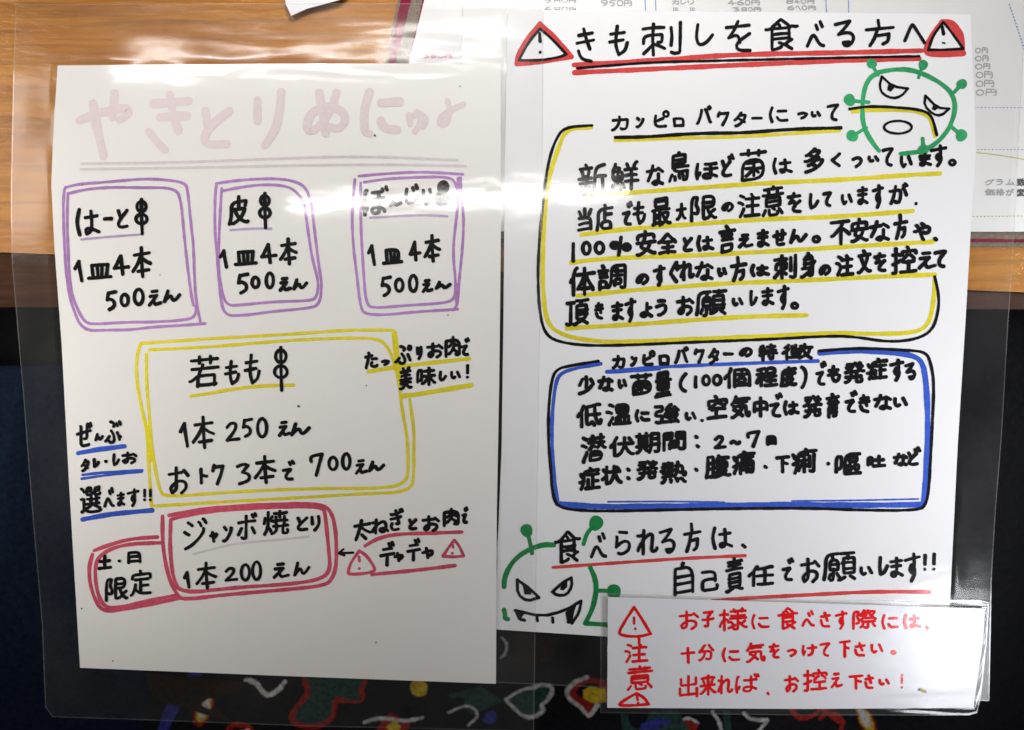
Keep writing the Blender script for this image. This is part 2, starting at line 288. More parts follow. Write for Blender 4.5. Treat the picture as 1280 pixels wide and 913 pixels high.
 '低': [[23, 0, 16, 18, 13, 29, 15, 32, 15, 93], [13, 29, 7, 33, 1, 41, 0, 46], [67, 5, 68, 40, 71, 60, 76, 79, 81, 88, 84, 90, 87, 91, 90, 88, 92, 81, 93, 78, 91, 73], [91, 42, 37, 42], [56, 83, 52, 87, 43, 90, 37, 90, 37, 11, 39, 10, 64, 5, 81, 0, 88, 2], [67, 92, 58, 76]],
 '体': [[0, 47, 1, 42, 5, 36, 12, 32], [13, 93, 13, 35, 12, 31, 14, 20, 21, 4, 27, 0], [42, 74, 77, 74], [93, 23, 67, 23, 56, 28, 53, 32, 40, 57, 27, 74], [60, 93, 60, 2], [93, 80, 93, 73, 80, 57, 67, 31, 64, 28, 53, 23, 29, 23]],
 '価': [[0, 45, 1, 40, 6, 33, 13, 30], [52, 12, 52, 85], [93, 12, 32, 12], [14, 93, 14, 33, 13, 29, 15, 19, 23, 3, 28, 0], [72, 85, 72, 12], [92, 85, 33, 85], [92, 91, 92, 38, 35, 38, 33, 39, 33, 92]],
 '個': [[21, 0, 22, 4, 16, 19, 13, 30, 15, 33, 15, 93], [13, 31, 7, 34, 1, 42, 0, 47], [48, 30, 82, 30], [65, 19, 65, 48], [65, 48, 78, 49, 77, 71, 52, 71, 52, 49, 65, 48], [93, 87, 36, 87], [93, 92, 93, 8, 38, 8, 36, 9, 36, 93]],
 '全': [[0, 37, 5, 37, 13, 32, 30, 18, 45, 2, 48, 0, 71, 23, 92, 38, 93, 43], [20, 66, 77, 66], [83, 32, 76, 39, 48, 40, 19, 39, 14, 32], [48, 92, 48, 40], [90, 93, 6, 93]],
 '円': [[46, 44, 46, 0], [0, 93, 0, 2, 2, 0, 93, 1, 93, 79, 92, 89, 90, 91, 86, 92, 76, 93, 72, 91], [93, 44, 0, 44]],
 '出': [[88, 10, 88, 39, 86, 40, 83, 40, 7, 40, 6, 38, 6, 10], [46, 87, 46, 0], [93, 87, 1, 87, 0, 85, 0, 56], [93, 93, 93, 56]],
 '分': [[35, 0, 29, 3, 15, 25, 7, 35, 0, 40], [7, 35, 15, 42, 78, 42, 76, 78, 72, 89, 70, 92, 65, 93, 53, 93, 46, 89], [37, 42, 34, 60, 27, 75, 20, 83, 12, 89, 4, 93, 1, 92], [93, 38, 79, 24, 65, 3]],
 '刺': [[2, 13, 53, 13], [40, 53, 48, 53, 50, 51, 51, 32, 49, 30, 6, 30, 5, 53], [93, 2, 92, 89, 90, 92, 81, 93, 78, 93, 71, 89], [28, 92, 28, 0], [51, 75, 36, 65, 25, 60, 21, 62, 14, 71, 0, 86], [68, 65, 68, 12]],
 '吐': [[0, 78, 0, 9, 21, 9, 23, 10, 23, 12, 23, 68, 21, 69, 0, 69], [89, 35, 37, 35], [63, 92, 63, 0], [93, 93, 29, 93]],
 '味': [[39, 17, 87, 17], [62, 0, 62, 93], [0, 75, 0, 10, 21, 9, 22, 10, 22, 13, 22, 65, 20, 66, 0, 66], [92, 44, 66, 45, 60, 53, 55, 56, 48, 67, 40, 77, 30, 85, 26, 85], [93, 84, 90, 84, 85, 78, 70, 56, 64, 52, 59, 45, 34, 44]],
 '嘔': [[53, 23, 53, 35, 54, 36, 81, 36, 81, 17, 80, 15, 54, 15, 53, 23], [0, 78, 0, 6, 18, 5, 20, 6, 20, 9, 20, 65, 0, 66], [90, 0, 34, 0, 33, 91, 35, 93, 93, 93], [48, 77, 61, 76, 60, 51, 45, 51, 45, 76, 48, 77], [73, 57, 73, 76, 89, 77, 89, 51, 74, 51, 73, 57]],
 '土': [[86, 37, 8, 37], [46, 92, 46, 0], [93, 93, 0, 93]],
 '変': [[5, 12, 88, 12], [40, 0, 45, 2, 48, 11], [5, 42, 9, 41, 19, 27], [58, 12, 58, 43], [35, 43, 35, 13], [41, 49, 37, 52, 35, 58], [0, 90, 8, 93, 30, 88, 41, 84, 44, 81, 51, 81, 54, 77, 66, 68, 69, 61, 68, 59, 34, 58, 29, 59, 27, 63, 22, 64, 11, 71, 8, 72, 4, 71], [84, 39, 72, 26], [43, 81, 42, 78, 31, 69, 28, 63], [52, 81, 53, 84, 56, 85, 75, 91, 87, 93, 93, 90]],
 '多': [[0, 48, 8, 50, 24, 46, 40, 40, 44, 36, 51, 34, 61, 29, 72, 20, 74, 16, 75, 12, 73, 11, 41, 10, 34, 12, 12, 25, 6, 25], [42, 10, 45, 3, 52, 0], [27, 27, 33, 27, 41, 33, 43, 36], [5, 93, 23, 91, 42, 87, 58, 81, 61, 78, 67, 76, 75, 72, 88, 61, 92, 56, 93, 51, 92, 50, 60, 49, 53, 51, 39, 60, 23, 67, 17, 67], [61, 48, 64, 41, 71, 38], [60, 78, 58, 74, 51, 68, 45, 67]],
 '大': [[49, 0, 48, 36, 45, 41, 38, 62, 32, 71, 26, 79, 15, 88, 8, 93, 0, 92], [92, 32, 53, 32, 49, 34, 44, 32, 6, 32], [93, 92, 90, 92, 86, 90, 76, 82, 70, 74, 62, 62, 53, 41, 48, 35]],
 '子': [[11, 0, 73, 0, 77, 1, 84, 0], [20, 88, 28, 93, 41, 92, 45, 90, 47, 84, 47, 28, 49, 25, 72, 9, 76, 1], [93, 45, 0, 45]],
 '安': [[46, 12, 45, 4, 43, 0], [1, 91, 7, 93, 25, 88, 40, 81, 46, 76, 54, 73, 66, 55, 69, 44], [89, 26, 89, 12, 46, 12, 3, 12, 3, 27], [93, 43, 0, 43], [93, 90, 86, 91, 54, 75, 46, 74, 21, 63, 21, 58, 25, 51, 27, 46, 33, 41, 40, 26]],
 '定': [[50, 12, 49, 5, 46, 0], [0, 93, 3, 92, 6, 90, 19, 69, 21, 52], [49, 61, 82, 61], [78, 34, 20, 34], [91, 28, 91, 15, 90, 13, 51, 12, 6, 13, 6, 28], [49, 88, 49, 34], [93, 92, 57, 91, 41, 87, 31, 80, 23, 71, 19, 69]],
 '少': [[45, 0, 45, 60], [1, 48, 8, 37, 17, 19, 23, 16], [76, 18, 93, 46], [79, 58, 63, 73, 47, 81, 28, 88, 0, 93]],
 '己': [[77, 47, 77, 0, 0, 0], [91, 71, 93, 76, 90, 85, 87, 90, 81, 92, 18, 93, 8, 91, 3, 87, 2, 81, 2, 40, 77, 40]],
 '店': [[53, 12, 50, 0], [52, 38, 89, 38], [93, 13, 9, 13, 8, 63, 4, 80, 0, 93], [52, 61, 52, 25], [84, 90, 28, 90, 27, 62, 83, 62, 84, 90]],
 '度': [[48, 0, 50, 10], [20, 62, 76, 63, 76, 66, 74, 70, 61, 80, 59, 84], [0, 91, 4, 78, 7, 57, 8, 11, 90, 11], [71, 22, 70, 48, 39, 49, 37, 49, 36, 47, 36, 21], [33, 66, 35, 71, 47, 81, 48, 84], [89, 30, 18, 30], [93, 91, 87, 93, 81, 92, 63, 88, 57, 84, 49, 84, 46, 86, 41, 88, 25, 92, 17, 92, 12, 90]],
 '強': [[0, 7, 25, 7, 27, 9, 26, 32, 3, 33, 0, 52, 1, 56, 27, 57, 27, 68, 23, 87, 21, 92, 16, 93, 9, 93, 3, 90], [83, 23, 50, 26, 43, 26, 45, 20, 57, 3, 63, 0], [64, 44, 87, 44, 87, 65, 42, 65, 41, 44, 64, 44], [91, 29, 88, 24, 84, 22, 82, 17, 77, 11], [35, 90, 40, 90, 81, 88, 87, 87], [64, 89, 64, 34], [93, 93, 90, 88, 87, 86, 86, 80, 82, 76]],
 '当': [[16, 23, 3, 5], [7, 63, 93, 63], [47, 39, 47, 0], [0, 88, 93, 88], [92, 5, 79, 25], [93, 93, 92, 39, 3, 39]],
 '徴': [[4, 17, 14, 5, 16, 0], [42, 1, 42, 31], [12, 42, 5, 45, 0, 51, 0, 54], [57, 10, 57, 30, 30, 31, 28, 29, 28, 9], [42, 46, 42, 81], [30, 63, 55, 63], [67, 36, 64, 37, 61, 42, 55, 46, 28, 46], [13, 93, 12, 41, 14, 32, 18, 24, 18, 22], [93, 23, 70, 22], [58, 80, 28, 83, 24, 82], [78, 64, 74, 61, 69, 38, 67, 35, 68, 26, 70, 22, 73, 5, 73, 0], [77, 74, 74, 75, 65, 86, 57, 92, 55, 93], [92, 92, 86, 85, 77, 72, 77, 65, 81, 61, 85, 46, 88, 23]],
 '意': [[28, 25, 26, 15, 27, 8], [48, 7, 46, 0], [14, 50, 14, 39, 16, 37, 77, 37, 79, 40, 79, 61, 76, 64, 16, 64, 14, 62, 14, 50], [11, 76, 5, 85, 0, 91], [65, 25, 67, 16, 67, 8], [87, 8, 6, 8], [41, 67, 43, 71, 54, 77], [93, 25, 0, 25], [79, 50, 14, 50], [67, 83, 68, 85, 67, 90, 63, 93, 32, 93, 28, 90, 27, 76], [91, 88, 82, 76, 77, 73]],
 '控': [[0, 22, 24, 22, 29, 25], [0, 59, 11, 56, 15, 53, 25, 50, 28, 46], [65, 13, 61, 1], [56, 27, 39, 43], [1, 92, 4, 93, 10, 92, 12, 91, 13, 87, 13, 0], [41, 55, 85, 55], [72, 28, 88, 43], [92, 23, 91, 14, 90, 13, 37, 13, 36, 14, 36, 25], [63, 90, 63, 56], [93, 91, 32, 91]],
 '数': [[12, 13, 8, 5, 4, 3], [3, 22, 21, 22, 27, 28, 40, 36, 44, 36], [24, 2, 24, 42], [3, 43, 11, 37, 27, 22, 46, 22], [37, 13, 41, 4], [24, 26, 24, 26], [59, 23, 88, 23], [0, 91, 5, 93, 10, 91, 17, 87, 25, 81, 29, 79, 36, 69, 39, 60, 39, 59, 38, 58, 5, 58], [50, 50, 49, 46, 54, 37, 57, 34, 62, 4, 66, 0], [81, 23, 80, 34, 77, 49, 73, 60, 70, 63], [38, 85, 35, 84, 12, 72, 15, 60, 19, 56, 20, 51], [70, 71, 67, 73, 59, 83, 46, 93], [93, 91, 88, 91, 85, 89, 70, 71, 69, 63, 65, 57, 59, 37, 57, 34]],
 '文': [[5, 21, 90, 21], [41, 0, 45, 2, 49, 11, 54, 13], [72, 22, 71, 30, 66, 43, 58, 56, 49, 67, 37, 77, 19, 88, 7, 93, 0, 91], [93, 91, 87, 93, 77, 89, 62, 81, 46, 67, 30, 44, 22, 29, 21, 21]],
 '新': [[19, 0, 22, 3, 24, 11], [0, 37, 44, 37], [11, 37, 12, 28, 10, 21, 8, 19], [35, 19, 31, 37], [43, 12, 2, 12], [2, 80, 8, 67], [56, 38, 93, 38], [43, 55, 1, 55], [15, 92, 21, 91, 23, 87, 23, 37], [41, 78, 36, 67], [48, 93, 53, 75, 55, 63, 57, 11, 85, 4, 90, 4], [81, 93, 81, 38]],
 '日': [[93, 42, 0, 42], [93, 85, 0, 85], [93, 92, 93, 1, 3, 0, 0, 2, 0, 93]],
 '最': [[14, 13, 76, 13], [10, 41, 10, 85], [76, 13, 76, 26, 74, 28, 17, 28, 14, 26, 14, 2, 16, 0, 75, 0, 76, 2, 76, 13], [37, 54, 10, 54], [37, 69, 10, 69], [54, 54, 56, 63, 61, 72, 67, 79, 78, 87, 86, 91, 88, 92, 93, 90], [44, 81, 0, 87], [37, 93, 37, 41], [90, 41, 0, 41], [48, 92, 59, 88, 70, 79, 80, 67, 83, 61, 84, 57, 82, 54, 49, 54]],
 '期': [[12, 0, 12, 66], [40, 0, 40, 66], [48, 13, 2, 13], [1, 66, 48, 66], [40, 30, 12, 30], [40, 48, 12, 48], [15, 77, 6, 90, 3, 92, 0, 92], [34, 77, 42, 88], [93, 30, 62, 30], [53, 93, 59, 76, 61, 61, 62, 5, 64, 4, 91, 4, 93, 5, 93, 88, 90, 92, 81, 93, 78, 91], [93, 56, 62, 56]],
 '来': [[8, 13, 86, 13], [19, 24, 25, 38], [47, 0, 47, 93], [69, 40, 76, 23], [91, 49, 55, 49, 45, 51, 39, 49, 4, 49], [93, 87, 89, 87, 79, 81, 65, 69, 53, 53, 49, 52, 41, 54, 26, 72, 14, 81, 5, 87, 0, 86]],
 '格': [[2, 25, 31, 25, 37, 29, 39, 29, 46, 22, 49, 21, 50, 15, 54, 12, 57, 3, 62, 0], [49, 21, 64, 39, 86, 55, 83, 63, 83, 88, 46, 89], [0, 74, 1, 69, 12, 45, 18, 38, 26, 42, 31, 50, 32, 56, 36, 58, 43, 56, 48, 61, 80, 61, 87, 56, 93, 55], [18, 92, 17, 38, 18, 2], [46, 93, 45, 54, 61, 43, 71, 34, 80, 20, 81, 15, 80, 13, 54, 13]],
 '様': [[47, 0, 50, 7, 51, 13], [28, 23, 1, 23], [29, 57, 29, 53, 23, 43, 16, 40, 10, 45, 0, 68, 0, 74], [75, 13, 76, 6, 79, 0], [41, 55, 47, 64], [89, 13, 38, 13], [16, 93, 16, 45, 15, 39, 16, 0], [86, 27, 40, 27], [33, 85, 52, 75, 54, 72], [90, 43, 36, 43], [48, 90, 53, 93, 57, 93, 61, 92, 63, 89, 63, 64, 64, 60, 63, 53, 63, 13], [87, 55, 78, 65, 72, 68], [93, 86, 89, 86, 85, 83, 77, 75, 69, 64, 64, 61]],
 '気': [[22, 0, 20, 10, 6, 30, 1, 34], [20, 11, 23, 12, 89, 12], [0, 92, 7, 93, 25, 81, 39, 70, 49, 55, 50, 52], [79, 27, 22, 27], [56, 88, 42, 76, 29, 66, 17, 59, 12, 58], [91, 74, 93, 82, 91, 92, 85, 93, 79, 88, 75, 75, 74, 49, 72, 43, 10, 43]],
 '注': [[9, 2, 23, 9], [0, 34, 5, 34, 16, 40, 17, 43], [33, 21, 90, 21], [58, 0, 64, 10, 67, 12], [22, 59, 22, 64, 7, 92], [86, 55, 37, 55], [62, 92, 62, 21], [93, 93, 30, 93]],
 '温': [[23, 7, 10, 0], [0, 32, 4, 31, 17, 38], [37, 21, 38, 37, 39, 39, 81, 39, 82, 37, 82, 3, 39, 3, 38, 5, 37, 21], [21, 59, 20, 64, 7, 89, 7, 93], [82, 21, 37, 21], [52, 56, 52, 91], [25, 91, 93, 91], [68, 56, 68, 91], [86, 91, 86, 57, 83, 56, 34, 56, 34, 91]],
 '潜': [[9, 2, 21, 9], [0, 32, 4, 31, 15, 38], [30, 10, 53, 10], [28, 24, 53, 24], [28, 49, 34, 45, 41, 32, 42, 0], [20, 58, 20, 62, 7, 88, 7, 93], [63, 24, 72, 25, 75, 26, 79, 25, 90, 24], [50, 39, 41, 33], [89, 10, 63, 10], [61, 46, 63, 46, 68, 40, 75, 29, 75, 0], [36, 72, 82, 72], [36, 88, 82, 88, 82, 57, 37, 57, 36, 88], [93, 46, 89, 46, 86, 43, 75, 28]],
 '焼': [[16, 1, 16, 33, 15, 61, 9, 78, 1, 91], [0, 44, 3, 33, 4, 22], [25, 36, 31, 19], [35, 38, 92, 38], [14, 64, 19, 65, 22, 68, 28, 76, 28, 80], [63, 23, 63, 0], [35, 59, 92, 59], [88, 11, 39, 11], [31, 92, 36, 91, 43, 87, 47, 82, 50, 74, 52, 61, 48, 57, 48, 25], [91, 79, 93, 84, 92, 89, 91, 92, 86, 93, 78, 93, 74, 92, 73, 90, 72, 62, 79, 57, 79, 25]],
 '熱': [[7, 7, 40, 7], [3, 22, 43, 22], [1, 37, 4, 37, 14, 31], [23, 22, 23, 1], [23, 41, 23, 63], [52, 16, 80, 16, 81, 50, 84, 62, 87, 66, 91, 64, 93, 55, 91, 49], [3, 66, 41, 62, 48, 65, 51, 63, 56, 56, 61, 41, 63, 29, 64, 0], [43, 37, 34, 31, 31, 31], [52, 33, 60, 37, 63, 42, 67, 44, 72, 49], [40, 48, 6, 48], [0, 93, 4, 92, 7, 89, 13, 78], [34, 80, 36, 91], [60, 91, 56, 79], [93, 93, 89, 91, 80, 78, 75, 77]],
 '特': [[0, 40, 4, 21, 5, 9], [27, 22, 4, 22], [29, 53, 20, 54, 16, 58, 1, 61], [84, 11, 42, 11], [63, 33, 63, 0], [76, 33, 75, 90, 74, 91, 66, 92, 63, 92, 60, 91], [18, 93, 18, 0], [48, 68, 53, 76], [89, 33, 37, 33], [93, 58, 88, 54, 39, 54]],
 '状': [[22, 0, 22, 93], [12, 29, 2, 15], [22, 53, 15, 55, 0, 68], [85, 16, 78, 5, 75, 4], [90, 32, 34, 32], [32, 92, 39, 87, 48, 73, 54, 59, 57, 48, 59, 45, 59, 0], [93, 90, 89, 90, 80, 82, 71, 67, 64, 48, 60, 45]],
 '症': [[11, 37, 5, 24], [51, 0, 56, 3, 59, 13], [0, 63, 4, 64, 13, 59, 19, 58], [34, 32, 90, 32], [93, 13, 21, 14, 20, 53, 19, 66, 15, 79, 8, 93], [39, 91, 39, 54], [88, 59, 63, 59], [63, 91, 63, 32], [93, 91, 27, 91]],
 '痛': [[1, 22, 6, 35], [46, 0, 52, 2, 56, 12], [0, 60, 9, 56, 15, 55], [40, 35, 45, 34, 61, 38, 66, 44, 86, 45, 88, 46, 88, 90, 85, 92, 79, 93, 72, 90], [79, 25, 77, 29, 66, 36, 58, 45, 34, 45, 32, 46, 32, 92], [93, 12, 17, 12, 16, 49, 15, 63, 11, 77, 4, 89, 4, 93], [87, 25, 34, 24], [88, 60, 32, 60], [60, 90, 60, 48, 63, 42], [88, 75, 32, 75]],
 '痢': [[10, 35, 8, 34, 3, 20, 0, 18], [2, 59, 10, 55, 16, 53], [56, 10, 54, 0], [29, 46, 41, 46, 44, 47, 46, 46, 59, 46], [60, 24, 53, 23, 44, 27, 31, 29, 26, 27], [70, 30, 70, 73], [93, 10, 18, 11, 16, 61, 12, 76, 6, 90, 5, 93], [57, 69, 57, 64, 51, 57, 42, 53, 38, 56, 34, 66, 25, 78, 25, 84], [44, 92, 44, 27], [72, 89, 76, 91, 81, 92, 86, 91, 87, 89, 88, 23]],
 '発': [[0, 43, 3, 44, 18, 35, 22, 28, 27, 25, 33, 17, 36, 10, 36, 7, 35, 6, 10, 5], [21, 27, 13, 20, 8, 17], [49, 0, 52, 2, 58, 12, 61, 15, 63, 20, 72, 29, 76, 36, 88, 43, 93, 42], [32, 40, 32, 62, 29, 76, 23, 84, 17, 88, 9, 93, 4, 92], [77, 2, 61, 14], [59, 40, 59, 86, 60, 91, 65, 93, 83, 92, 85, 90, 87, 83, 84, 77], [89, 15, 87, 16, 74, 27, 73, 37, 71, 40, 22, 40, 20, 39, 18, 36], [84, 64, 7, 64]],
 '皮': [[29, 44, 30, 51, 34, 57, 49, 77, 55, 78, 58, 81, 67, 86, 80, 91, 87, 93, 93, 91], [48, 43, 48, 0], [0, 91, 6, 78, 10, 59, 11, 15, 83, 15, 84, 16, 83, 21, 79, 30, 80, 32], [12, 91, 18, 92, 22, 92, 40, 85, 56, 76, 70, 60, 75, 51, 77, 45, 74, 43, 11, 43]],
 '程': [[2, 29, 33, 29], [33, 0, 30, 0, 19, 4, 2, 6], [34, 59, 33, 55, 26, 47, 17, 43, 13, 45, 1, 69, 0, 74], [71, 30, 87, 29, 86, 2, 47, 2, 47, 29, 71, 30], [20, 93, 19, 41, 20, 4], [91, 47, 42, 47], [66, 91, 66, 47], [89, 69, 45, 69], [93, 91, 38, 91]],
 '空': [[48, 14, 44, 3, 39, 0], [35, 31, 32, 31, 14, 43, 4, 47], [13, 57, 82, 58], [93, 29, 93, 17, 91, 15, 2, 15, 0, 16, 0, 32], [90, 45, 63, 31, 58, 31], [46, 93, 46, 58], [93, 93, 0, 93]],
 '美': [[9, 16, 85, 16], [29, 16, 29, 9, 25, 2, 22, 0], [14, 33, 81, 33], [47, 17, 47, 47, 45, 64, 42, 68, 40, 74, 32, 83, 22, 89, 7, 93, 0, 91], [63, 16, 65, 10, 69, 2, 74, 0], [45, 66, 51, 67, 55, 76, 68, 86, 86, 93, 93, 91], [90, 49, 4, 49], [88, 65, 7, 65]],
 '肉': [[12, 45, 19, 46, 26, 42, 34, 36, 43, 26, 44, 19, 47, 14, 48, 0], [52, 44, 47, 48, 44, 58, 35, 67, 23, 76, 19, 78, 15, 78], [75, 44, 44, 27], [75, 77, 49, 60, 44, 59], [69, 90, 78, 93, 88, 92, 93, 89, 93, 16, 2, 16, 0, 18, 0, 93]],
 '育': [[0, 12, 28, 12, 32, 13, 49, 12, 65, 13, 93, 12], [39, 0, 45, 2, 47, 5, 48, 12], [17, 32, 19, 26, 28, 19, 31, 14], [16, 61, 78, 61], [16, 75, 78, 75], [73, 29, 71, 24, 66, 20, 65, 16], [89, 36, 85, 35, 79, 30, 74, 29, 71, 30, 26, 32, 9, 32], [56, 92, 59, 93, 73, 92, 75, 92, 77, 90, 78, 84, 78, 48, 77, 46, 74, 46, 16, 46, 16, 92]],
 '腹': [[50, 0, 49, 9, 45, 11, 42, 19, 45, 26, 45, 49], [49, 9, 88, 10], [45, 36, 83, 36], [27, 55, 6, 55], [41, 52, 45, 49, 82, 49, 83, 46, 83, 24, 47, 23, 40, 21, 36, 23, 29, 24, 25, 29, 7, 29], [1, 93, 0, 89, 4, 73, 6, 54, 6, 6, 7, 4, 26, 4, 27, 5, 27, 88, 25, 91, 21, 91, 17, 91, 14, 90], [56, 50, 54, 60, 50, 63, 48, 67, 37, 73], [54, 61, 56, 62, 78, 62, 80, 64, 78, 69, 67, 80, 57, 85, 39, 91, 34, 90], [49, 67, 61, 80, 85, 90, 88, 91, 93, 89]],
 '自': [[0, 39, 93, 39], [43, 0, 39, 14], [0, 63, 93, 63], [0, 87, 93, 87], [93, 92, 93, 15, 3, 15, 0, 16, 0, 93]],
 '若': [[5, 11, 92, 11], [29, 0, 29, 21], [0, 75, 6, 75, 20, 65, 29, 60, 82, 60, 83, 62, 83, 93], [68, 21, 68, 0], [26, 93, 27, 62, 36, 40, 41, 35, 43, 26], [93, 38, 5, 38], [83, 88, 26, 88]],
 '菌': [[26, 0, 26, 16], [66, 0, 66, 16], [24, 43, 46, 42, 64, 39, 70, 39], [6, 93, 7, 28, 86, 29, 86, 93, 6, 93], [93, 7, 0, 7], [46, 82, 46, 64, 45, 61, 46, 57, 46, 43], [74, 57, 52, 58, 39, 64, 24, 77, 20, 79, 18, 79], [66, 73, 50, 60, 41, 57, 19, 57]],
 '言': [[16, 34, 77, 34], [16, 51, 77, 51], [55, 12, 50, 12, 44, 2, 40, 0], [15, 93, 15, 71, 16, 70, 75, 69, 77, 70, 77, 93, 15, 93], [93, 18, 0, 18]],
 '調': [[18, 8, 14, 0], [31, 18, 0, 18], [28, 32, 4, 32], [28, 47, 4, 47], [5, 87, 27, 87, 34, 90, 37, 86, 42, 72, 44, 53, 45, 4, 91, 4, 93, 6, 93, 88, 92, 91, 88, 93, 82, 93, 79, 91], [80, 24, 57, 24], [68, 41, 68, 14], [28, 87, 28, 63, 6, 62, 5, 63, 5, 93], [82, 41, 56, 41], [57, 81, 57, 57, 78, 57, 79, 60, 79, 76, 57, 76]],
 '責': [[1, 30, 90, 30], [45, 0, 45, 29], [15, 66, 15, 76, 17, 78, 75, 78, 77, 76, 77, 42, 74, 41, 17, 41, 15, 44, 15, 66], [85, 6, 7, 6], [80, 17, 12, 17], [37, 85, 30, 85, 7, 93, 0, 91], [77, 54, 15, 54], [55, 86, 62, 86, 84, 93, 93, 93], [77, 66, 15, 66]],
 '身': [[46, 0, 44, 10], [21, 43, 73, 43], [73, 27, 21, 27], [62, 62, 59, 68, 36, 82, 7, 93, 0, 91], [74, 52, 80, 50, 89, 40, 93, 38], [73, 61, 63, 62, 60, 61, 7, 61], [50, 90, 55, 93, 62, 93, 70, 92, 72, 89, 74, 52, 73, 11, 22, 11, 21, 61]],
 '選': [[2, 0, 14, 14], [0, 41, 12, 41, 13, 42, 13, 81], [52, 20, 53, 26, 50, 28, 31, 28, 30, 27, 28, 24, 29, 0, 49, 0, 49, 13, 28, 14], [2, 89, 14, 82, 19, 83, 33, 90, 49, 93, 88, 92, 93, 88], [45, 62, 45, 37], [89, 24, 87, 28, 75, 28, 66, 28, 64, 24, 63, 1, 85, 0, 85, 13, 63, 14], [50, 69, 46, 70, 33, 79, 27, 79], [85, 45, 29, 45], [70, 62, 70, 37], [89, 62, 25, 62], [89, 80, 84, 80, 69, 70, 65, 70]],
 '量': [[15, 11, 15, 20, 18, 23, 75, 23, 78, 20, 78, 3, 77, 1, 75, 0, 18, 0, 15, 2, 15, 11], [0, 33, 92, 33], [13, 56, 81, 56], [78, 11, 15, 11], [46, 46, 50, 45, 80, 45, 81, 48, 81, 67, 78, 68, 15, 68, 13, 65, 13, 48, 14, 46, 43, 45, 46, 46], [0, 93, 93, 93], [46, 92, 46, 46], [84, 80, 10, 80]],
 '間': [[36, 16, 0, 16], [27, 65, 64, 65], [0, 93, 0, 2, 3, 0, 34, 0, 36, 1, 36, 4, 35, 32, 0, 33], [93, 16, 56, 16], [27, 88, 28, 49, 62, 48, 64, 49, 64, 52, 64, 83, 27, 83], [69, 89, 76, 93, 81, 93, 90, 92, 92, 89, 93, 3, 92, 0, 90, 0, 58, 0, 56, 1, 56, 33, 93, 33]],
 '限': [[41, 22, 83, 22], [10, 63, 15, 66, 20, 66, 23, 64, 25, 60, 26, 54, 24, 44, 16, 29, 24, 2, 21, 0, 0, 1, 0, 93], [60, 43, 64, 58, 67, 66, 70, 69, 73, 75, 86, 88, 89, 90, 93, 89], [70, 68, 75, 66, 88, 57], [65, 81, 60, 86, 47, 89, 41, 89, 41, 2, 44, 0, 83, 1, 83, 43, 41, 43]],
 '際': [[43, 0, 41, 7, 31, 21, 26, 25], [42, 7, 89, 9, 89, 12, 87, 18, 80, 28, 77, 30], [43, 18, 51, 22], [62, 1, 64, 3, 71, 24, 74, 28, 77, 31, 80, 39, 90, 46, 93, 47], [64, 8, 57, 10, 54, 20, 48, 30, 41, 40, 32, 47], [13, 67, 20, 66, 23, 60, 21, 46, 14, 32, 22, 6, 18, 4, 0, 5, 0, 93], [31, 87, 40, 73], [80, 40, 75, 43, 48, 43, 44, 40, 42, 34, 35, 29], [47, 91, 53, 93, 59, 92, 60, 91, 61, 61], [87, 61, 36, 61], [82, 74, 90, 87]],
 '頂': [[19, 2, 18, 87, 17, 89, 14, 89, 6, 90, 0, 86], [32, 2, 2, 2], [66, 1, 63, 18], [45, 36, 89, 36], [63, 18, 87, 18, 88, 19, 88, 72, 47, 72, 45, 71, 45, 20, 47, 18, 63, 18], [93, 0, 42, 0], [45, 54, 89, 54], [59, 82, 53, 83, 35, 93, 31, 92], [93, 93, 78, 83, 74, 83]],
 '願': [[29, 18, 31, 0], [53, 0, 93, 0], [18, 36, 44, 36], [31, 54, 30, 89, 28, 93, 22, 93], [18, 67, 13, 83], [31, 54, 20, 54, 18, 53, 18, 19, 43, 19, 43, 53, 42, 54, 31, 54], [0, 88, 5, 61, 6, 1, 44, 0], [71, 18, 72, 1], [71, 18, 88, 18, 89, 19, 90, 69, 89, 71, 59, 71, 57, 70, 57, 19, 58, 18, 71, 18], [57, 36, 90, 36], [49, 80, 46, 78, 41, 66], [45, 91, 51, 91, 64, 82], [90, 54, 57, 54], [81, 82, 85, 84, 93, 92]],
 '食': [[40, 14, 45, 18, 48, 27], [21, 44, 72, 44], [21, 61, 72, 61], [93, 26, 88, 27, 76, 23, 70, 28, 24, 28, 20, 24, 7, 29, 0, 28], [77, 67, 72, 60, 72, 30, 73, 21, 58, 9, 49, 0, 45, 1, 35, 11, 23, 20, 22, 23, 22, 90, 22, 91, 26, 91, 46, 87, 50, 83], [83, 66, 78, 67, 66, 76, 64, 79], [80, 93, 66, 83, 63, 79, 58, 78, 47, 72, 43, 71]],
 '鮮': [[13, 10, 28, 11, 30, 12, 25, 27, 23, 30, 22, 63], [5, 28, 39, 29, 39, 63, 6, 63, 5, 29, 6, 21, 13, 10, 14, 2], [6, 46, 40, 46], [50, 22, 90, 22], [5, 74, 5, 80, 0, 93], [58, 22, 59, 14, 54, 2], [91, 0, 85, 3, 80, 15, 80, 22], [70, 22, 70, 93], [52, 43, 88, 43], [18, 88, 17, 76, 15, 74], [31, 88, 28, 76, 26, 74], [46, 87, 39, 73], [93, 65, 48, 65]],
 '鳥': [[14, 22, 77, 22], [45, 0, 42, 8], [14, 36, 75, 36, 77, 33, 77, 12, 76, 9, 42, 8, 16, 9, 14, 11, 14, 63, 89, 64, 87, 82, 84, 91, 79, 93, 70, 93, 68, 91], [14, 49, 93, 49], [0, 91, 4, 85, 9, 75, 13, 72], [28, 88, 26, 76], [44, 74, 48, 86], [62, 72, 68, 81]],
}
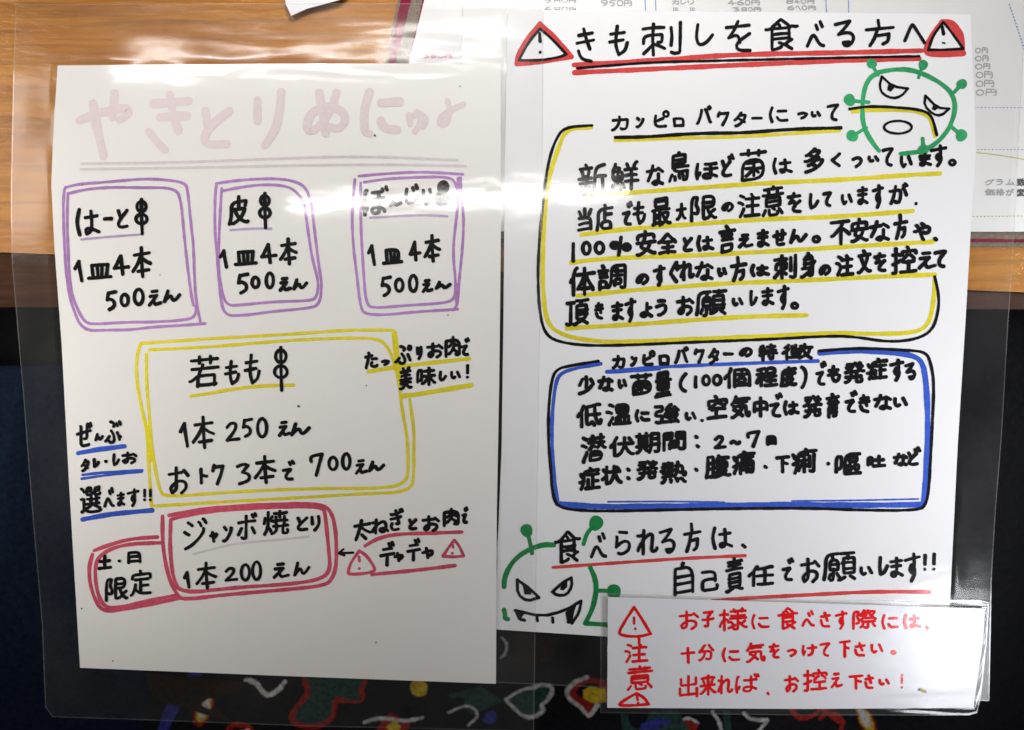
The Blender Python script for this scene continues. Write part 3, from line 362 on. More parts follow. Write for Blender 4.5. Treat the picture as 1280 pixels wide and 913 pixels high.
def glyph(ch): return [[(q[i] / .93, q[i + 1] / .93) for i in range(0, len(q), 2)] for q in GLYPHS[ch]]

# ---------------------------------------------------------------- materials
def srgb(r, g, b):
    f = lambda c: (c / 255 / 12.92) if c <= 10 else ((c / 255 + .055) / 1.055) ** 2.4
    return (f(r), f(g), f(b), 1)

def nt(name):
    m = bpy.data.materials.new(name); m.use_nodes = True
    return m, m.node_tree, m.node_tree.nodes['Principled BSDF']

def N(t, typ, **kw):
    n = t.nodes.new(typ)
    for k, v in kw.items():
        if k.startswith('i_'): n.inputs[k[2:].replace('_', ' ')].default_value = v
        else: setattr(n, k, v)
    return n

def ripple(t, fine=1.0, big=1.0):
    """the gentle waviness of laminating film: a bump that is a function of the place on the sheet"""
    g = N(t, 'ShaderNodeNewGeometry')
    mp = N(t, 'ShaderNodeMapping'); mp.inputs['Scale'].default_value = (7, 11, 0)
    t.links.new(g.outputs['Position'], mp.inputs['Vector'])
    n1 = N(t, 'ShaderNodeTexNoise', i_Scale=1.0, i_Detail=1.0, i_Roughness=.4)
    t.links.new(mp.outputs[0], n1.inputs['Vector'])
    mp2 = N(t, 'ShaderNodeMapping'); mp2.inputs['Scale'].default_value = (60, 90, 0)
    t.links.new(g.outputs['Position'], mp2.inputs['Vector'])
    n2 = N(t, 'ShaderNodeTexNoise', i_Scale=1.0, i_Detail=2.0, i_Roughness=.5)
    t.links.new(mp2.outputs[0], n2.inputs['Vector'])
    b1 = N(t, 'ShaderNodeBump', i_Strength=1.0, i_Distance=.00030 * big)
    t.links.new(n1.outputs[0], b1.inputs['Height'])
    b2 = N(t, 'ShaderNodeBump', i_Strength=1.0, i_Distance=.00005 * fine)
    t.links.new(n2.outputs[0], b2.inputs['Height']); t.links.new(b1.outputs[0], b2.inputs['Normal'])
    mp3 = N(t, 'ShaderNodeMapping'); mp3.inputs['Scale'].default_value = (16, 75, 0); mp3.inputs['Rotation'].default_value = (0, 0, .05)
    t.links.new(g.outputs['Position'], mp3.inputs['Vector'])
    n3 = N(t, 'ShaderNodeTexNoise', i_Scale=1.0, i_Detail=1.0, i_Distortion=.6); t.links.new(mp3.outputs[0], n3.inputs['Vector'])
    sp = N(t, 'ShaderNodeSeparateXYZ'); t.links.new(g.outputs['Position'], sp.inputs[0])
    wr = N(t, 'ShaderNodeMapRange'); t.links.new(sp.outputs['Y'], wr.inputs['Value'])      # the film is more wrinkled towards the top seam
    wr.inputs['From Min'].default_value = .09; wr.inputs['From Max'].default_value = .15; wr.inputs['To Min'].default_value = 1; wr.inputs['To Max'].default_value = 3.2
    mu = N(t, 'ShaderNodeMath', operation='MULTIPLY'); t.links.new(n3.outputs[0], mu.inputs[0]); t.links.new(wr.outputs[0], mu.inputs[1])
    b3 = N(t, 'ShaderNodeBump', i_Strength=1.0, i_Distance=.00006 * big)
    t.links.new(mu.outputs[0], b3.inputs['Height']); t.links.new(b2.outputs[0], b3.inputs['Normal'])
    return b3

def laminated(name, col, mottling=.03, fine=1.0, big=1.0, grain=.0, alpha=1.0, coat_r=.065, ink=False):
    """paper or ink under glossy film"""
    m, t, p = nt(name)
    g = N(t, 'ShaderNodeNewGeometry')
    n = N(t, 'ShaderNodeTexNoise', i_Scale=1800.0 if not ink else 420.0, i_Detail=4.0)
    t.links.new(g.outputs['Position'], n.inputs['Vector'])
    n3 = N(t, 'ShaderNodeTexNoise', i_Scale=14.0, i_Detail=3.0)
    t.links.new(g.outputs['Position'], n3.inputs['Vector'])
    ad = N(t, 'ShaderNodeMath', operation='MULTIPLY_ADD'); ad.inputs[1].default_value = .6
    t.links.new(n3.outputs[0], ad.inputs[0]); 
    ml = N(t, 'ShaderNodeMath', operation='MULTIPLY'); ml.inputs[1].default_value = .4
    t.links.new(n.outputs[0], ml.inputs[0]); t.links.new(ml.outputs[0], ad.inputs[2])
    mr = N(t, 'ShaderNodeMapRange'); mr.inputs['From Min'].default_value = .38 if ink else .3; mr.inputs['From Max'].default_value = .62 if ink else .7
    mr.inputs['To Min'].default_value = 1 - mottling; mr.inputs['To Max'].default_value = 1 + mottling
    t.links.new(ad.outputs[0], mr.inputs['Value'])
    mx = N(t, 'ShaderNodeMix', data_type='RGBA', blend_type='MULTIPLY'); mx.inputs['Factor'].default_value = 1
    mx.inputs['A'].default_value = col
    t.links.new(mr.outputs[0], mx.inputs['B']); t.links.new(mx.outputs['Result'], p.inputs['Base Color'])
    p.inputs['Roughness'].default_value = .6; p.inputs['Specular IOR Level'].default_value = 0
    p.inputs['Coat Weight'].default_value = 1; p.inputs['Coat Roughness'].default_value = coat_r; p.inputs['Coat IOR'].default_value = 1.5
    p.inputs['Alpha'].default_value = alpha
    t.links.new(ripple(t, fine, big).outputs[0], p.inputs['Coat Normal'])
    if not ink:
        nb = N(t, 'ShaderNodeTexNoise', i_Scale=24.0, i_Detail=3.0); t.links.new(g.outputs['Position'], nb.inputs['Vector'])
        bb = N(t, 'ShaderNodeBump', i_Strength=1.0, i_Distance=.0009); t.links.new(nb.outputs[0], bb.inputs['Height'])
        bf = N(t, 'ShaderNodeBump', i_Strength=1.0, i_Distance=.00003); t.links.new(n.outputs[0], bf.inputs['Height']); t.links.new(bb.outputs[0], bf.inputs['Normal'])
        t.links.new(bf.outputs[0], p.inputs['Normal'])
    return m

def film_mat(name, gloss=.075, milk=.03, fine=1.0, big=1.0):
    m, t, p = nt(name); t.nodes.remove(p); out = t.nodes['Material Output']
    tr = N(t, 'ShaderNodeBsdfTransparent'); gl = N(t, 'ShaderNodeBsdfGlossy'); gl.inputs['Roughness'].default_value = .11
    df = N(t, 'ShaderNodeBsdfDiffuse'); df.inputs['Color'].default_value = (.7, .7, .68, 1)
    t.links.new(ripple(t, fine, big).outputs[0], gl.inputs['Normal'])
    g = N(t, 'ShaderNodeNewGeometry'); n = N(t, 'ShaderNodeTexNoise', i_Scale=22.0, i_Detail=4.0)
    t.links.new(g.outputs['Position'], n.inputs['Vector'])
    mr = N(t, 'ShaderNodeMapRange'); mr.inputs['From Min'].default_value = .3; mr.inputs['From Max'].default_value = .75
    mr.inputs['To Min'].default_value = milk * .4; mr.inputs['To Max'].default_value = milk * 1.6
    t.links.new(n.outputs[0], mr.inputs['Value'])
    m1 = N(t, 'ShaderNodeMixShader'); t.links.new(mr.outputs[0], m1.inputs[0]); t.links.new(tr.outputs[0], m1.inputs[1]); t.links.new(df.outputs[0], m1.inputs[2])
    m2 = N(t, 'ShaderNodeMixShader'); m2.inputs[0].default_value = gloss
    t.links.new(m1.outputs[0], m2.inputs[1]); t.links.new(gl.outputs[0], m2.inputs[2]); t.links.new(m2.outputs[0], out.inputs[0])
    return m

def plain(name, col, rough=.6, spec=.3, noise=.0, scale=200, bump=0):
    m, t, p = nt(name); p.inputs['Roughness'].default_value = rough; p.inputs['Specular IOR Level'].default_value = spec
    g = N(t, 'ShaderNodeNewGeometry'); n = N(t, 'ShaderNodeTexNoise', i_Scale=float(scale), i_Detail=5.0)
    t.links.new(g.outputs['Position'], n.inputs['Vector'])
    mr = N(t, 'ShaderNodeMapRange'); mr.inputs['From Min'].default_value = .25; mr.inputs['From Max'].default_value = .75
    mr.inputs['To Min'].default_value = 1 - noise; mr.inputs['To Max'].default_value = 1 + noise
    t.links.new(n.outputs[0], mr.inputs['Value'])
    mx = N(t, 'ShaderNodeMix', data_type='RGBA', blend_type='MULTIPLY'); mx.inputs['Factor'].default_value = 1; mx.inputs['A'].default_value = col
    t.links.new(mr.outputs[0], mx.inputs['B']); t.links.new(mx.outputs['Result'], p.inputs['Base Color'])
    if bump:
        b = N(t, 'ShaderNodeBump', i_Strength=1.0, i_Distance=float(bump)); t.links.new(n.outputs[0], b.inputs['Height']); t.links.new(b.outputs[0], p.inputs['Normal'])
    return m

def wood(name, dark, mid, light, rough=.24, coat=.6):
    m, t, p = nt(name)
    g = N(t, 'ShaderNodeNewGeometry')
    mp = N(t, 'ShaderNodeMapping'); mp.inputs['Scale'].default_value = (3.0, 42, 3); mp.inputs['Rotation'].default_value = (0, 0, math.radians(-1.5))
    t.links.new(g.outputs['Position'], mp.inputs['Vector'])
    n = N(t, 'ShaderNodeTexNoise', i_Scale=1.6, i_Detail=6.0, i_Roughness=.62, i_Distortion=.5); t.links.new(mp.outputs[0], n.inputs['Vector'])
    mp2 = N(t, 'ShaderNodeMapping'); mp2.inputs['Scale'].default_value = (35, 420, 30)
    t.links.new(g.outputs['Position'], mp2.inputs['Vector'])
    n2 = N(t, 'ShaderNodeTexNoise', i_Scale=1.3, i_Detail=3.0); t.links.new(mp2.outputs[0], n2.inputs['Vector'])
    r = N(t, 'ShaderNodeValToRGB'); e = r.color_ramp.elements
    e[0].position = .28; e[0].color = dark; e[1].position = .72; e[1].color = light
    q = r.color_ramp.elements.new(.5); q.color = mid
    ad = N(t, 'ShaderNodeMath', operation='MULTIPLY_ADD'); ad.inputs[1].default_value = .78
    ml = N(t, 'ShaderNodeMath', operation='MULTIPLY'); ml.inputs[1].default_value = .22
    t.links.new(n.outputs[0], ad.inputs[0]); t.links.new(n2.outputs[0], ml.inputs[0]); t.links.new(ml.outputs[0], ad.inputs[2])
    t.links.new(ad.outputs[0], r.inputs[0])
    mp6 = N(t, 'ShaderNodeMapping'); mp6.inputs['Scale'].default_value = (9, 260, 20); mp6.inputs['Rotation'].default_value = (0, 0, math.radians(-1.5)); t.links.new(g.outputs['Position'], mp6.inputs['Vector'])
    n6 = N(t, 'ShaderNodeTexNoise', i_Scale=1.0, i_Detail=4.0, i_Roughness=.65, i_Distortion=.3); t.links.new(mp6.outputs[0], n6.inputs['Vector'])
    r6 = N(t, 'ShaderNodeMapRange'); r6.inputs['From Min'].default_value = .34; r6.inputs['From Max'].default_value = .52; r6.inputs['To Min'].default_value = .74; r6.inputs['To Max'].default_value = 1.06
    t.links.new(n6.outputs[0], r6.inputs['Value'])
    m6 = N(t, 'ShaderNodeMix', data_type='RGBA', blend_type='MULTIPLY'); m6.inputs['Factor'].default_value = 1
    t.links.new(r.outputs[0], m6.inputs['A']); t.links.new(r6.outputs[0], m6.inputs['B']); t.links.new(m6.outputs['Result'], p.inputs['Base Color'])
    b = N(t, 'ShaderNodeBump', i_Strength=1.0, i_Distance=.00012); t.links.new(n2.outputs[0], b.inputs['Height'])
    n4 = N(t, 'ShaderNodeTexNoise', i_Scale=130.0, i_Detail=3.0); t.links.new(g.outputs['Position'], n4.inputs['Vector'])
    b2 = N(t, 'ShaderNodeBump', i_Strength=1.0, i_Distance=.0003); t.links.new(n4.outputs[0], b2.inputs['Height']); t.links.new(b.outputs[0], b2.inputs['Normal'])
    t.links.new(b2.outputs[0], p.inputs['Normal'])
    p.inputs['Roughness'].default_value = .5; p.inputs['Specular IOR Level'].default_value = .15; p.inputs['Coat Weight'].default_value = coat; p.inputs['Coat Roughness'].default_value = rough
    mp5 = N(t, 'ShaderNodeMapping'); mp5.inputs['Scale'].default_value = (110, 420, 30); t.links.new(g.outputs['Position'], mp5.inputs['Vector'])
    n5 = N(t, 'ShaderNodeTexNoise', i_Scale=1.0, i_Detail=3.0, i_Roughness=.6); t.links.new(mp5.outputs[0], n5.inputs['Vector'])
    b5 = N(t, 'ShaderNodeBump', i_Strength=1.0, i_Distance=.00034); t.links.new(n5.outputs[0], b5.inputs['Height'])
    t.links.new(b5.outputs[0], p.inputs['Coat Normal'])
    return m

M = {
 'paper_warm': laminated('paper_warm', (.79, .774, .748, 1), .03),
 'paper_cool': laminated('paper_cool', (.82, .82, .83, 1), .02, .9, .9),
 'paper_note': laminated('paper_note', (.78, .78, .81, 1), .02, 1.6, 1.3, coat_r=.14),
 'black': laminated('black_marker', (.012, .012, .013, 1), .2, ink=True),
 'black_note': laminated('black_marker_glossy', (.012, .012, .013, 1), .2, ink=True),
 'purple': laminated('purple_marker', (.44, .23, .53, 1), .20, ink=True, alpha=.88),
 'lilac': laminated('pale_lilac_marker', (.50, .38, .62, 1), .15, ink=True, alpha=.75),
 'title': laminated('faded_pink_marker', (.715, .615, .63, 1), .06, ink=True),
 'greyline': laminated('grey_lilac_pencil', (.64, .575, .60, 1), .08, ink=True),
 'yellow': laminated('yellow_marker', (.76, .65, .030, 1), .14, ink=True, alpha=.93),
 'pink': laminated('rose_red_marker', (.64, .09, .15, 1), .22, ink=True, alpha=.92),
 'red': laminated('red_marker', (.66, .07, .07, 1), .18, ink=True, alpha=.95),
 'green': laminated('green_marker', (.045, .37, .14, 1), .22, ink=True, alpha=.95),
 'green_deep': laminated('deep_green_marker', (.016, .24, .065, 1), .24, ink=True, alpha=.95),
 'blue': laminated('blue_marker', (.045, .105, .53, 1), .22, ink=True, alpha=.96),
 'scarlet': laminated('scarlet_pen', (.78, .014, .018, 1), .15, ink=True, alpha=.97),
 'crumb': plain('brown_crumb', (.12, .05, .02, 1), .7),
 'crumb_pale': plain('yellow_stain', (.55, .50, .20, 1), .5),
 'film': film_mat('laminating_film', .055, .016), 'film_note': film_mat('small_laminating_film', .09, .025, 1.6, 1.3),
 'rim': film_mat('film_edge_glint', .12, .10),
 'wood': wood('varnished_orange_wood', (.24, .075, .004, 1), (.38, .140, .006, 1), (.49, .210, .014, 1), .13, .55),
 'wood_dark': wood('dark_edge_wood', (.018, .006, .0015, 1), (.045, .015, .004, 1), (.08, .027, .007, 1), .4, .0),
 'cloth': plain('black_cotton', (.004, .0042, .0055, 1), .9, .1, .5, 300, .0004),
 'navy': plain('navy_denim', (.0035, .0075, .019, 1), .9, .1, .5, 350, .0006),
 'page': plain('menu_page', (.74, .735, .725, 1), .35, .4, .02, 30),
 'maroon': plain('maroon_leatherette', (.20, .008, .036, 1), .6, .08, .25, 500, .0002),
 'taupe': plain('taupe_binding', (.20, .165, .125, 1), .7, .1, .3, 700, .0002),
 'print': plain('hazed_grey_print', (.36, .36, .38, 1), .5, .2), 'print_dark': plain('dark_print', (.09, .09, .095, 1), .5, .2),  # grey print is paled to put the film's haze into its colour
 'print_blue': plain('blue_print', (.10, .22, .60, 1), .5, .2), 'print_olive': plain('olive_print', (.48, .50, .10, 1), .5, .2),
 'print_pink': plain('pink_print', (.62, .30, .36, 1), .5, .2),
 'white_paper': plain('white_paper', (.80, .80, .82, 1), .6, .2, .02),
 'dye_red': plain('red_dye', (0.1672, 0.0106, 0.0070, 1), .9, .1, .6, 420), 'dye_white': plain('white_dye', (0.3168, 0.3072, 0.2976, 1), .9, .1, .6, 420),
 'dye_yellow': plain('yellow_dye', (0.3456, 0.2400, 0.0115, 1), .9, .1, .6, 420), 'dye_green': plain('green_dye', (0.0115, 0.0326, 0.0269, 1), .9, .1, .6, 420),
 'dye_blue': plain('blue_dye', (0.0192, 0.0211, 0.1248, 1), .9, .1, .6, 420), 'dye_brown': plain('brown_dye', (0.0135, 0.0072, 0.0040, 1), .9, .1, .6, 420),
 'floor': plain('dark_floor', (.012, .010, .009, 1), .7, .2, .3, 20),
}

# ---------------------------------------------------------------- the setting and the table
def slab(name, top, th, mat, parent=None, bevel=None, label=None):
    """a flat plate: outline (world points, any winding) and thickness downwards"""
    P = np.array(top, float)
    a = sum(P[i][0] * P[(i + 1) % len(P)][1] - P[(i + 1) % len(P)][0] * P[i][1] for i in range(len(P)))
    if a < 0: P = P[::-1]
    n = len(P); B = P.copy(); B[:, 2] -= th
    F = [tuple(range(n)), tuple(range(2 * n - 1, n - 1, -1))] + [(i, n + i, n + (i + 1) % n, (i + 1) % n) for i in range(n)]
    return link(name, np.vstack([P, B]), F, mat, parent, False, label)

struct(link('floor', [(-3, -3, -.7), (3, -3, -.7), (3, 3, -.7), (-3, 3, -.7)], [(0, 1, 2, 3)], M['floor'], None, False))

table = empty('table', (0, .5, -.7), 'varnished orange wooden table with a dark front edge under the laminated sheets', 'table')
e0, e1 = W([(-500, 296)], 0)[0], W([(1800, 386)], 0)[0]
f0, f1 = W([(-500, 383)], -.010)[0], W([(1800, 388)], -.010)[0]
slab('table_top', [e0, e1, (.75, 1.0, 0), (-.75, 1.0, 0)], .028, M['wood'], table)
V = [e0 + (0, -.0003, 0), e1 + (0, -.0003, 0), f1, f0]
V = np.array(V); B = V.copy(); B[:, 2] = -.028
link('edge_band', np.vstack([V, B]), [(0, 3, 2, 1), (4, 5, 6, 7), (0, 1, 5, 4), (1, 2, 6, 5), (2, 3, 7, 6), (3, 0, 4, 7)], M['wood_dark'], table, False)
for sx in (-.68, .68):
    for y in (.22, .92):
        q = [(sx - .03, y - .03, -.0285), (sx + .03, y - .03, -.0285), (sx + .03, y + .03, -.0285), (sx - .03, y + .03, -.0285)]
        slab('leg', q, .67, M['wood_dark'], table)

# ---------------------------------------------------------------- cloth in the lap below the table edge
ZC = -.085
def cz(x, y): return .006 * np.sin(x * 26 + 1.1 + y * 9) + .004 * np.sin(x * 61 - y * 20)
def cloth_grid(name, x0, x1, y0, y1, n, m, zf, mat, label, cat):
    X, Y = np.meshgrid(np.linspace(x0, x1, n), np.linspace(y0, y1, m)); Z = zf(X, Y)
    V = np.stack([X.ravel(), Y.ravel(), Z.ravel()], 1)
    F = [(j * n + i, j * n + i + 1, (j + 1) * n + i + 1, (j + 1) * n + i) for j in range(m - 1) for i in range(n - 1)]
    o = link(name, V, F, mat); sd = o.modifiers.new('thickness', 'SOLIDIFY'); sd.thickness = .001; sd.offset = -1
    o['label'] = label; o['category'] = cat
    return o
lap = cloth_grid('printed_cloth', -.42, .42, -.36, .075, 170, 90, lambda x, y: ZC + cz(x, y) - np.clip(np.abs(x) - .27, 0, 1) ** 1.4 * 1.2,
                 M['cloth'], 'black cotton cloth printed with red, yellow and white shapes below the sheets', 'cloth')
def on_cloth(o):
    for v in o.data.vertices: v.co.z += float(cz(v.co.x, v.co.y))
    return o
def shape(name, mat, lift, draw, parent=None):
    k = Ink(ZC + lift); draw(k)
    k.V = [v + np.c_[RNG.normal(0, .00022, (len(v), 2)), np.zeros(len(v))] for v in k.V]
    return on_cloth(k.build(name, M[mat], parent or lap))
def patch(name, mat, P, lift=.0004, parent=None): return shape(name, mat, lift, lambda k: k.poly(P), parent)
def stroke(name, mat, P, wd, lift=.0006, parent=None, r=2): return shape(name, mat, lift, lambda k: k.ribbon(sm(np.array(P, float), r), wd), parent)
def flame(cx, cy, s, rot):
    base = np.array([(0, -62), (14, -30), (20, 0), (12, 34), (-4, 52), (-20, 40), (-24, 12), (-12, -18)], float)
    c, q = math.cos(rot), math.sin(rot); R = np.array([[c, -q], [q, c]])
    f = lambda z: sm(np.vstack([base, base[:1]]) * z * s @ R.T + (cx, cy), 2)[:-1]
    o = patch('flame_motif', 'dye_red', f(1.0), .0006)
    y = patch('yellow_core', 'dye_yellow', f(.76), .0009, o); patch('pale_core', 'dye_white', f(.54), .0012, o)
flame(256, 886, .55, .35); flame(1088, 905, .5, -.6)
clover = px(350, 780, 2.977, [(100, 190), (118, 240), (70, 290), (50, 330), (90, 365), (150, 375), (200, 350), (205, 275), (240, 295), (290, 270), (312, 225), (300, 190)])
o = stroke('clover_outline', 'dye_red', clover, 7); patch('clover_field', 'dye_green', clover, .0004, o)
o = stroke('ring_motif', 'dye_red', px(0, 780, 3.2, [(915, 425), (940, 385), (990, 375), (1030, 390), (1010, 420)]), 7)
stroke('ring_core', 'dye_white', px(0, 780, 3.2, [(960, 425), (985, 410), (1010, 400)]), 6, .0008, o)
stroke('loop_motif', 'dye_red', px(740, 860, 2.37, [(590, 62), (610, 92), (650, 100), (690, 85), (680, 66), (730, 110), (760, 126)]), 6)
stroke('hook_motif', 'dye_white', px(0, 780, 3.2, [(1000, 205), (1040, 205), (1065, 240), (1090, 258), (1130, 240), (1155, 205)]), 6)
shape('dot_motif', 'dye_yellow', .0006, lambda k: k.dot((523, 862), 11))
leaf = px(350, 780, 2.977, [(842, 305), (880, 280), (940, 255), (990, 236), (1018, 245), (1005, 285), (970, 318), (985, 335), (940, 372), (900, 365), (870, 335)])
o = stroke('leaf_outline', 'dye_white', leaf + leaf[:1], 5); patch('leaf_field', 'dye_green', leaf, .0004, o)
bl = px(600, 630, 3.226, [(345, 760), (375, 715), (430, 685), (500, 685), (520, 740), (470, 790), (435, 850), (410, 810), (365, 790)])
o = patch('petal_motif', 'dye_red', bl, .0005); stroke('petal_outline', 'dye_white', [bl[2], bl[1], bl[0], bl[8], bl[7], bl[6], bl[5]], 5, .0008, o)
patch('yellow_core', 'dye_yellow', px(600, 630, 3.226, [(412, 740), (440, 720), (500, 722), (505, 775), (450, 785), (415, 770)]), .0008, o)
stroke('curl_motif', 'dye_white', [(455, 905), (476, 899), (505, 903), (528, 898)], 4)
stroke('curl_motif', 'dye_white', [(560, 893), (585, 884), (600, 900), (585, 912)], 3)
o = stroke('clover_outline', 'dye_red', [(452, 846), (448, 860), (455, 878), (440, 880), (424, 872), (428, 850)], 5); patch('clover_field', 'dye_green', [(452, 846), (448, 860), (455, 878), (440, 880), (424, 872), (428, 850)], .0004, o)
o = patch('petal_motif', 'dye_red', [(470, 913), (488, 893), (512, 905), (500, 930)], .0005); patch('yellow_core', 'dye_yellow', [(482, 910), (492, 901), (502, 909), (494, 922)], .0008, o)
patch('leaf_field', 'dye_green', [(560, 870), (600, 862), (628, 884), (590, 900)], .0003)
stroke('curl_motif', 'dye_white', [(627, 800), (634, 808), (632, 822), (626, 826)], 3)
stroke('ring_motif', 'dye_red', [(120, 905), (128, 880), (145, 872), (160, 884)], 4)
o = patch('petal_motif', 'dye_red', [(842, 905), (858, 894), (872, 902), (866, 925), (845, 925)], .0005); stroke('petal_outline', 'dye_white', [(842, 905), (858, 894), (872, 902)], 3, .0008, o)
stroke('loop_motif', 'dye_red', [(1030, 905), (1046, 898), (1062, 908), (1058, 925)], 5)
stroke('stem_motif', 'dye_white', px(740, 860, 2.37, [(355, 66), (375, 95), (380, 126)]), 4)
o = patch('leaf_field', 'dye_green', px(740, 860, 2.37, [(385, 60), (520, 84), (470, 135), (390, 135)]))
stroke('leaf_outline', 'dye_white', px(740, 860, 2.37, [(445, 66), (460, 82), (500, 86), (520, 84), (480, 122)]), 4, .0006, o)
o = patch('leaf_field', 'dye_green', px(740, 860, 2.37, [(80, 60), (250, 60), (300, 140), (90, 140)]))
patch('leaf_core', 'dye_blue', px(740, 860, 2.37, [(140, 92), (200, 80), (250, 100), (240, 140), (140, 140)]), .0007, o)
stroke('stripe_motif', 'dye_blue', [(247, 838), (222, 872), (204, 905), (196, 930)], 14)
shape('dot_motif', 'dye_blue', .0006, lambda k: k.dot((612, 905), 9))
patch('leaf_field', 'dye_brown', [(140, 838), (330, 845), (380, 880), (330, 905), (200, 880)], .0003); patch('leaf_field', 'dye_brown', [(640, 795), (700, 798), (690, 830), (650, 840)], .0003)

def nz(x, y):
    a = np.clip((-.205 - .30 * (y + .0) * -.25 - x) / .09, -1, 1)
    return -.125 + .075 * np.sqrt(np.clip((-.165 + .17 * (y + .02) - x) * 9, 0, 1)) + .003 * np.sin(y * 55 + x * 30)
cloth_grid('navy_cloth', -.42, -.17, -.36, -.005, 90, 90, nz, M['navy'], 'dark navy cloth folded at the lower left beside the printed cloth', 'cloth')

# ---------------------------------------------------------------- menu book on the table
ZB = .0068
book = empty('menu_book', tuple(W([(800, 120)], 0)[0]), 'open printed menu with maroon trim lying under the laminated notice', 'menu')
tl, bl_, br, tr_ = (527, -130), (441, 300), (1420, 303), (1460, -130)
slab('cover', W([tl, bl_, br, tr_], .0035), .0032, M['maroon'], book)
slab('binding', W([(523, -130), (437, 306), (1424, 309), (1466, -130)], .0018), .0016, M['taupe'], book)
slab('page', W([(562, -130), (460, 289), (1420, 290), (1450, -130)], ZB), .0030, M['page'], book)
k = Ink(.0037); k.line([(552, -130), (452, 291.5), (1424, 291.5)], 14, 0); k.build('trim', M['taupe'], book)
k = Ink(ZB + .0001)
for a in ("6 672 -16 683 -9 8 684 -16 695 -9 0 696 -16 707 -9 円 708 -16 719 -8", "5 680 -3 690 4 8 692 -3 701 4 0 702 -3 710 4 円 711 -3 720 4",
          "6 680 8 690 16 8 692 8 701 16 0 702 8 710 16 円 711 8 720 16", "9 751 0 760 8 5 761 0 770 8 0 771 0 779 8 円 780 0 790 8",
          "か 840 0 849 6 し 850 0 858 6 わ 859 0 868 6", "4 910 0 920 7 6 921 0 930 7 0 931 0 938 7 円 939 0 950 7", "3 915 9 925 15 8 926 9 934 15 0 935 9 941 15 円 942 9 952 15",
          "こ 841 9 848 14 こ 862 9 869 14", "8 982 -1 992 5 4 993 -1 1000 5 0 1001 -1 1008 5 円 1009 -1 1018 5", "6 984 7 993 13 1 994 7 1001 13 0 1002 7 1009 13 円 1010 7 1020 13",
          "0 1219 60 1226 67 円 1227 59 1235 67", "0 1219 70 1227 77 円 1228 69 1236 77", "0 1219 80 1228 87 円 1229 79 1238 87", "0 1220 90 1229 98 円 1230 89 1241 98", "0 1220 101 1229 109 円 1230 100 1243 109", "0 1220 112 1230 120 円 1232 111 1246 120"):
    t = a.replace('か', 'カ').replace('わ', 'り').replace('こ', 'に')
    k = Ink(ZB + .0001); write(k, 0, 0, 1, 1.5, t, 0); k.build('price_lettering', M['print'], book)
k = Ink(ZB + .0001); write(k, 0, 0, 1, 1.6, "グ 1231 224 1243 232 ラ 1245 224 1254 232 ム 1257 224 1269 232 価 1231 236 1244 245 格 1245 236 1256 245 が 1257 236 1268 245", 0)
k.build('note_lettering', M['print'], book)
k = Ink(ZB + .0001); write(k, 0, 0, 1, 1.9, "数 1271 223 1282 233 変 1271 236 1282 246 ま 1284 223 1295 233", 0); k.build('note_lettering', M['print_dark'], book)
def rule(pts, wd, mat):
    k = Ink(ZB + .0001)
    for p in pts: k.line(p, wd, 0)
    k.build('dotted_rule', M[mat], book)
rule([[(1213 + i * 4.6, 134.5 + .02 * i), (1213.6 + i * 4.6, 134.5 + .02 * i)] for i in range(26)], 1.25, 'print_blue')
rule([[(1213 + i * 4.6, 187.2), (1213.6 + i * 4.6, 187.2)] for i in range(26)], 1.25, 'print_blue')
rule([[(1262 + i * 1.3, 6 + i * 3.9), (1262.2 + i * 1.3, 6.5 + i * 3.9)] for i in range(32)], 1.7, 'print_blue')
rule([[(1212 + i * 4.6, 271 - .05 * i), (1213 + i * 4.6, 271 - .05 * i)] for i in range(24)], 1.4, 'print_olive')
for x in (806, 819, 1032, 1060): rule([[(x, -10), (x + 1, 16)]], 1.2, 'print_blue')
k = Ink(ZB + .0001); k.line([(1214, 190), (1250, 194), (1300, 203)], 1.3, 2); k.build('curved_rule', M['print_olive'], book)
k = Ink(ZB + .0001); write(k, 0, 0, 1, 1.6, "3 529 67 537 73 8 538 67 546 73 0 547 67 555 73 円 556 67 565 73", 0); k.build('set_price_lettering', M['print_pink'], book)

slip = slab('paper_slip', W([(352, -40), (357, 5), (364, 20), (384, 11), (425, 0), (470, -40)], .004), .0004, M['white_paper'])
slip['label'] = 'white paper slip with a torn corner lying on the wooden table above the sheets'; slip['category'] = 'paper'

# ---------------------------------------------------------------- laminated sheets
def densify(P, n=10):
    out = []
    for a, b in zip(P, P[1:] + P[:1]): out += [(a[0] + (b[0] - a[0]) * i / n, a[1] + (b[1] - a[1]) * i / n) for i in range(n)]
    return out

